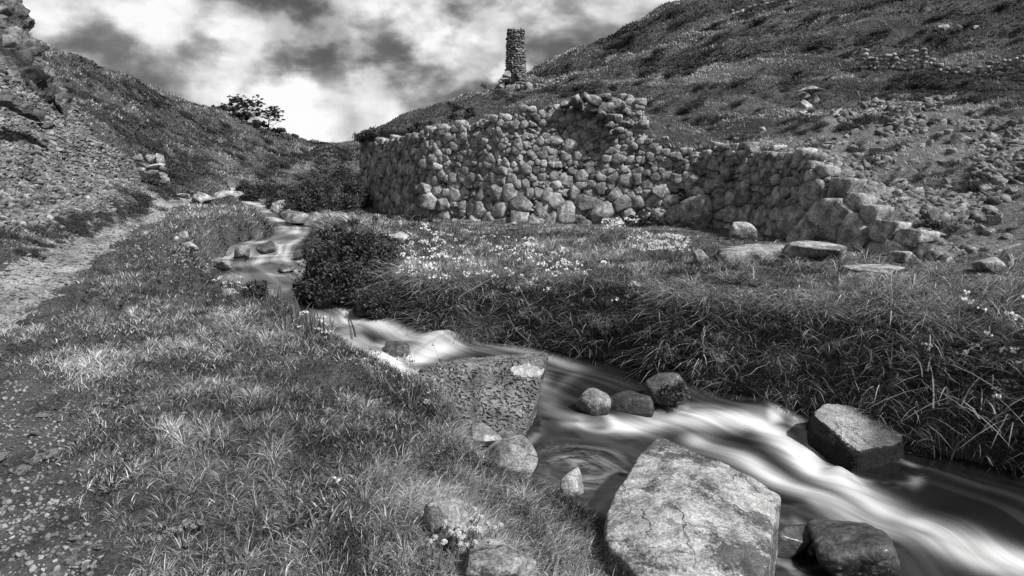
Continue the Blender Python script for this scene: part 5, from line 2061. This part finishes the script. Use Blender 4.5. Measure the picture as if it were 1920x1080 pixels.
# ------------------------------------------------------------------ flowers, sword leaves, stems
def stalk_proto(seed, hgt, nflor, flor, leaves=4, leafL=.2, leafw=.008, ball=False):
    rg = np.random.default_rng(seed)
    mb, fl = MB(), MB()
    lean = rg.normal(0, .12, 2)
    pts = np.array([[lean[0] * t * t * hgt * 2, lean[1] * t * t * hgt * 2, t * hgt] for t in np.linspace(-.05, 1, 6)])
    mb.tube(pts, .0022, .0015, 4, .6)
    for k in range(leaves):
        a = rg.uniform(0, 6.28)
        L = leafL * rg.uniform(.6, 1.2)
        b = rg.uniform(.6, 1.4)
        t = np.linspace(0, 1, 6)
        r = L * b * (.2 * t + .6 * t * t)
        z = L * (t - .4 * b * t ** 2.2)
        w = leafw * (1 - t ** 2 * .9) * .5
        ca, sa = math.cos(a), math.sin(a)
        V = []
        for i in range(6):
            V += [[ca * r[i] - sa * w[i], sa * r[i] + ca * w[i], z[i]], [ca * r[i] + sa * w[i], sa * r[i] - ca * w[i], z[i]]]
        mb.add(V, q=[[2 * i, 2 * i + 1, 2 * i + 3, 2 * i + 2] for i in range(5)], s=rg.uniform(.4, .8))
    top = pts[-1]
    if ball:
        V, T = ico(2)
        V = V * flor * np.array([.8, .8, .6]) * (.8 + .4 * rg.random(len(V)))[:, None]
        fl.add(V + top, t=T, s=.3)
        d = rg.normal(size=(46, 3))
        d /= np.linalg.norm(d, axis=1)[:, None]
        d[:, 2] *= .7
        for dd in d:
            sd_ = np.cross(dd, [.3, .2, 1])
            sd_ /= np.linalg.norm(sd_)
            a0 = top + dd * flor * .5
            fl.add([a0, a0 + (dd * .45 + sd_ * .22) * flor, a0 + dd * flor * .8, a0 + (dd * .45 - sd_ * .22) * flor], q=[[0, 1, 2, 3]], s=float(rg.uniform(.2, 1)))
    else:
        for k in range(nflor):
            a = rg.uniform(0, 6.28)
            e = top + np.array([math.cos(a) * flor * 1.2, math.sin(a) * flor * 1.2, rg.uniform(-.9, .9) * flor])
            fl.tube(np.array([top, (top + e) / 2 + [0, 0, flor * .4], e]), .001, .0008, 3, .7)
            ax = rg.normal(size=3) * .5 + [math.cos(a), math.sin(a), -.3]
            ax /= np.linalg.norm(ax)
            u = np.cross(ax, [0, 0, 1.])
            u /= np.linalg.norm(u) + 1e-9
            v = np.cross(ax, u)
            for j in range(6):
                b = j / 6 * 6.283
                d = u * math.cos(b) + v * math.sin(b)
                s_ = np.cross(ax, d)
                tip = e + ax * flor * .55 + d * flor * .6
                md = e + ax * flor * .35 + d * flor * .32
                fl.add([e, md + s_ * flor * .24, tip, md - s_ * flor * .24], q=[[0, 1, 2, 3]], s=.6)
    return mb.mesh('flower', M['reed']), fl.mesh('flower_head', M['thrift' if ball else 'petal'], smooth=False)


def flowers(name, label, group, n, poly, seed, protos, smin=.8, smax=1.3, cat='flower', z=None, lift=0, words=None):
    rg = np.random.default_rng(seed)
    poly = np.array(poly, float)
    c = 0
    first = []
    guard = 0
    while c < n and guard < n * 30:
        guard += 1
        px, py = rg.uniform(poly.min(0), poly.max(0))
        if not inside(np.array([px]), np.array([py]), poly)[0]:
            continue
        if z is None:
            q = hit(px, py)
            if q is None:
                continue
        else:
            q = W(px, py, z)
        q = q + np.array([0, 0, lift])
        k = c % len(protos)
        s = float(rg.uniform(smin, smax))
        if c < len(protos):
            o = obj(name, protos[k][0], None, q)
            h = obj('flower_head', protos[k][1], o)
            o.scale = (s, s, s)
            o.rotation_euler = (0, 0, rg.uniform(0, 6))
            tag(o, label, cat, group)
            first.append(o)
        else:
            o = copy_thing(first[k], q, rg.uniform(0, 6), s)
        if words:
            o['label'] = ['very short', 'short', 'middling', 'tall', 'very tall'][min(4, int((s - smin) / (smax - smin) * 5))] + ' ' + label + ' ' + where(q, words)
        c += 1


garlic = [stalk_proto(i, .22, 6, .022, 4, .26) for i in range(6)]
flowers('white_wildflower', 'white bell flower', 'white flowers beside the large bush', 60, [(735, 470), (800, 445), (850, 470), (840, 540), (770, 560), (735, 520)], 1, garlic, .8, 1.3, lift=.02, words=[(745, 480, 'touching the right side of the large dark bush'), (800, 460, 'behind the large dark bush near the wall'), (835, 490, 'at the right edge of the drift beside the large bush'), (780, 530, 'in front of the drift beside the large bush')])
flowers('white_wildflower', 'white bell flower', 'white flowers along the meadow edge', 120, [(790, 480), (900, 455), (1100, 500), (1110, 560), (980, 600), (850, 600), (780, 560)], 2, garlic, .8, 1.3, lift=.02, words=[(830, 480, 'in the meadow grass near the large bush'), (900, 480, 'in the open meadow below the middle of the wall'), (1050, 500, 'in the meadow grass right of the middle'), (820, 560, 'on the bank right below the large bush'), (920, 560, 'on the bank above the grass capped rock'), (1040, 550, 'on the meadow edge by the bramble stems')])
flowers('white_wildflower', 'white flower in the dense round bunch near the wall foot', 'bunch of white flowers near the wall', 26, [(1132, 446), (1168, 446), (1172, 462), (1136, 462)], 3, garlic, 1.0, 1.5, lift=.04)
flowers('white_wildflower', 'white flower', 'patch of white flowers left of the boulders', 74, [(1172, 462), (1290, 470), (1286, 500), (1190, 500)], 4, garlic, .8, 1.2, lift=.02, words=[(1180, 470, 'at the back left of the thick patch before the wall'), (1230, 470, 'at the back of the thick patch before the wall'), (1280, 480, 'in the thick patch right beside the small squarish boulder'), (1210, 498, 'at the front left of the thick patch before the wall'), (1260, 498, 'at the front of the thick patch before the wall')])
flowers('white_wildflower', 'white flower in the clump halfway down the meadow bank', 'clump of white flowers on the meadow bank', 14, [(1170, 575), (1200, 575), (1205, 612), (1165, 612)], 5, garlic)
big_g = [stalk_proto(20 + i, .34, 5, .022, 5, .42, .012) for i in range(5)]
flowers('white_wildflower', 'white bell flower', 'white flowers on the dark right bank', 34, [(1725, 720), (1800, 650), (1930, 650), (1930, 860), (1850, 850), (1740, 800)], 6, big_g, .9, 1.3, lift=.06, words=[(1730, 720, 'left among the arching leaves of the dark right bank'), (1800, 670, 'on top of the dark right bank'), (1900, 680, 'at the right picture edge above the dark bank'), (1780, 800, 'low on the dark bank above the sword leaves'), (1880, 820, 'low on the dark bank at the right edge')])
thrift = [stalk_proto(40 + i, .10, 1, .0095, 5, .06, .004, ball=True) for i in range(4)]
flowers('thrift_flower', 'round pale thrift flower', 'thrift flowers on the left bank', 70, [(245, 482), (340, 478), (405, 505), (400, 535), (330, 520), (260, 510)], 7, thrift, .9, 1.5, lift=.03, words=[(260, 490, 'at the left end of the left bank drift'), (320, 485, 'at the back of the left bank drift'), (390, 500, 'at the pool end of the left bank drift'), (310, 520, 'at the front of the left bank drift'), (380, 528, 'before the pool end of the left bank drift')])
flowers('thrift_flower', 'round flower head', 'round flower heads at the bottom of the picture', 34, [(800, 1060), (880, 1010), (930, 1030), (930, 1075), (820, 1100)], 8, thrift, .9, 1.5, lift=.035, words=[(820, 1050, 'left in the cluster by the bottom flat stone'), (870, 1015, 'at the back of the cluster by the bottom flat stone'), (920, 1040, 'right in the cluster by the bottom flat stone'), (860, 1075, 'before the bottom flat stone')])
flowers('white_wildflower', 'small white flower at the foot of the sword leaves by the rapids', 'white flowers at the foot of the sword leaves', 16, [(555, 600), (600, 610), (625, 650), (600, 655), (560, 625)], 9, garlic, .4, .7)
flowers('white_wildflower', 'white flower in the bank grass above the sloping pool slab', 'white flowers by the pool', 22, [(390, 535), (470, 540), (520, 560), (440, 570), (385, 550)], 10, garlic, .4, .7)
q = hit(634, 935)
o = obj('white_narcissus', garlic[2][0], None, q)
obj('flower_head', garlic[2][1], o)
o.scale = (.6, .6, .5)
tag(o, 'lone bright white flower with strap leaves in the left bank turf', 'flower')


def sword_clump(label, px, py, n, L, seed, z=None, w=.018, spread=.12, bend=.25, shade=.5, name='sword_leaf_plant'):
    rg = np.random.default_rng(seed)
    q = hit(px, py) if z is None else W(px, py, z)
    a = rg.uniform(0, 6.28, n)
    p = np.stack([rg.normal(0, spread, n), rg.normal(0, spread * .6, n), np.full(n, -.02)], -1)
    me = blade_mesh(name, p, rg.uniform(.6, 1.1, n) * L, np.full(n, w), a, np.abs(rg.normal(bend, bend * .5, n)), rg.normal(shade, .15, n), M['reed'], 6, kind=None, twist=rg.normal(0, .6, n))
    me.location = tuple(q)
    return tag(me, label, 'plant')


sword_clump('row of upright sword shaped leaves at the left water edge by the rapids', 592, 628, 20, .30, 1, w=.022, spread=.17)
sword_clump('upright sword leaves nearest the top of the left bank fringe', 545, 600, 12, .26, 2, w=.022, spread=.12)
sword_clump('short broad sword leaves beside the straggly plant at the pool', 480, 560, 14, .24, 3, w=.024, spread=.14, bend=.2)
sword_clump('upright sword leaves standing at the foot of the dark right bank', 1790, 850, 16, .42, 4, z=-.98, w=.016, spread=.09, bend=.25, shade=.35)
sword_clump('arching strap leaves spilling over the dark right bank', 1830, 760, 90, .6, 5, w=.016, spread=.25, bend=1.2, shade=.68)
sword_clump('arching strap leaves above the upright sword leaves on the right bank', 1780, 700, 60, .5, 6, w=.015, spread=.2, bend=1.2, shade=.68)
sword_clump('arching leaves at the far right edge of the dark bank', 1900, 800, 60, .55, 7, w=.015, spread=.15, bend=1.2, shade=.68)
sword_clump('thin dry grass stems standing beside the long pool', 425, 545, 7, .45, 8, w=.006, spread=.1, bend=.3, shade=.95, name='dry_grass_stems')
sword_clump('bleached strap leaves lying in the left bank turf', 560, 985, 12, .2, 9, w=.012, spread=.05, bend=1.5, shade=.8)
sword_clump('leafy rosette on the left bank above the rounded pale rock', 890, 845, 16, .12, 10, w=.016, spread=.03, bend=.9, shade=.7)
sword_clump('leafy rosette between the two pale rocks of the left bank', 905, 930, 16, .13, 11, w=.02, spread=.03, bend=1.2, shade=.7)


def twiggy(label, px, py, h, w, seed, leaves=160, z=None):
    rg = np.random.default_rng(seed)
    q = hit(px, py) if z is None else W(px, py, z)
    s = q[1] / F
    H_, W_ = h * s, w * s
    root = empty('twiggy_plant', q)
    tag(root, label, 'plant')
    mb = MB()
    tips = []
    for i in range(7):
        e = np.array([rg.uniform(-.5, .5) * W_, rg.uniform(-.25, .25) * W_, rg.uniform(.6, 1) * H_])
        m = e * .5 + rg.normal(0, .03, 3)
        pts = np.array([[rg.normal(0, .02), 0, -.02], m * .5, m, (m + e) / 2 + rg.normal(0, .012, 3), e])
        mb.tube(pts, .0035, .0015, 5, rg.uniform(.5, 1))
        for k in range(6):
            f = rg.uniform(.35, 1)
            b = np.array([np.interp(f, np.linspace(0, 1, 5), pts[:, j]) for j in range(3)])
            t = b + rg.normal(0, 1, 3) * [.05, .05, .03] + [0, 0, .03]
            mb.tube(np.array([b, (b + t) / 2 + [0, 0, .005], t]), .0018, .001, 4, .8)
            tips.append(t)
    mb.build('stems', M['twig'], root)
    tips = np.array(tips)
    V, Q, S = leaf_cloud(rg, tips, np.full(len(tips), .018), leaves, .011, .7, .2, 1)
    obj('leaves', mesh_np('leaves', V, [Q], M['grass'], S, smooth=False), root)


twiggy('tall twiggy plant with small leaves leaning out over the water before the pitted block', 770, 770, 130, 150, 1, 320)
twiggy('thin twiggy plant standing against the pitted block', 840, 800, 130, 120, 2, 260)
twiggy('sparse twiggy plant at the bank edge by the white fall', 710, 720, 70, 90, 3, 180)

# long bare bramble stems over the right bank
for i, (lab, pts) in enumerate([('long curved bare bramble stem drooping over the meadow bank', [(960, 520, 6.9), (985, 560, 6.6), (1000, 590, 6.4), (1030, 606, 6.3), (1040, 600, 6.3)]),
                                ('bare bramble stem crossing the bank grass left of the curved one', [(935, 515, 6.9), (880, 545, 6.6), (860, 565, 6.4), (900, 595, 6.2), (945, 570, 6.2)]),
                                ('pale dead root sticking down beside the grass capped rock', [(952, 590, 6.2), (965, 615, 6.05), (985, 635, 6.0), (1000, 645, 5.95)])]):
    Wp = np.array([P(a, b, c) for a, b, c in pts])
    c0 = Wp.mean(0)
    mb = MB()
    mb.tube(catmull(Wp - c0, 6), .0045, .0025, 6, .35)
    o = mb.build('bramble_stem', M['twig'], None, True, c0)
    tag(o, lab, 'stem')
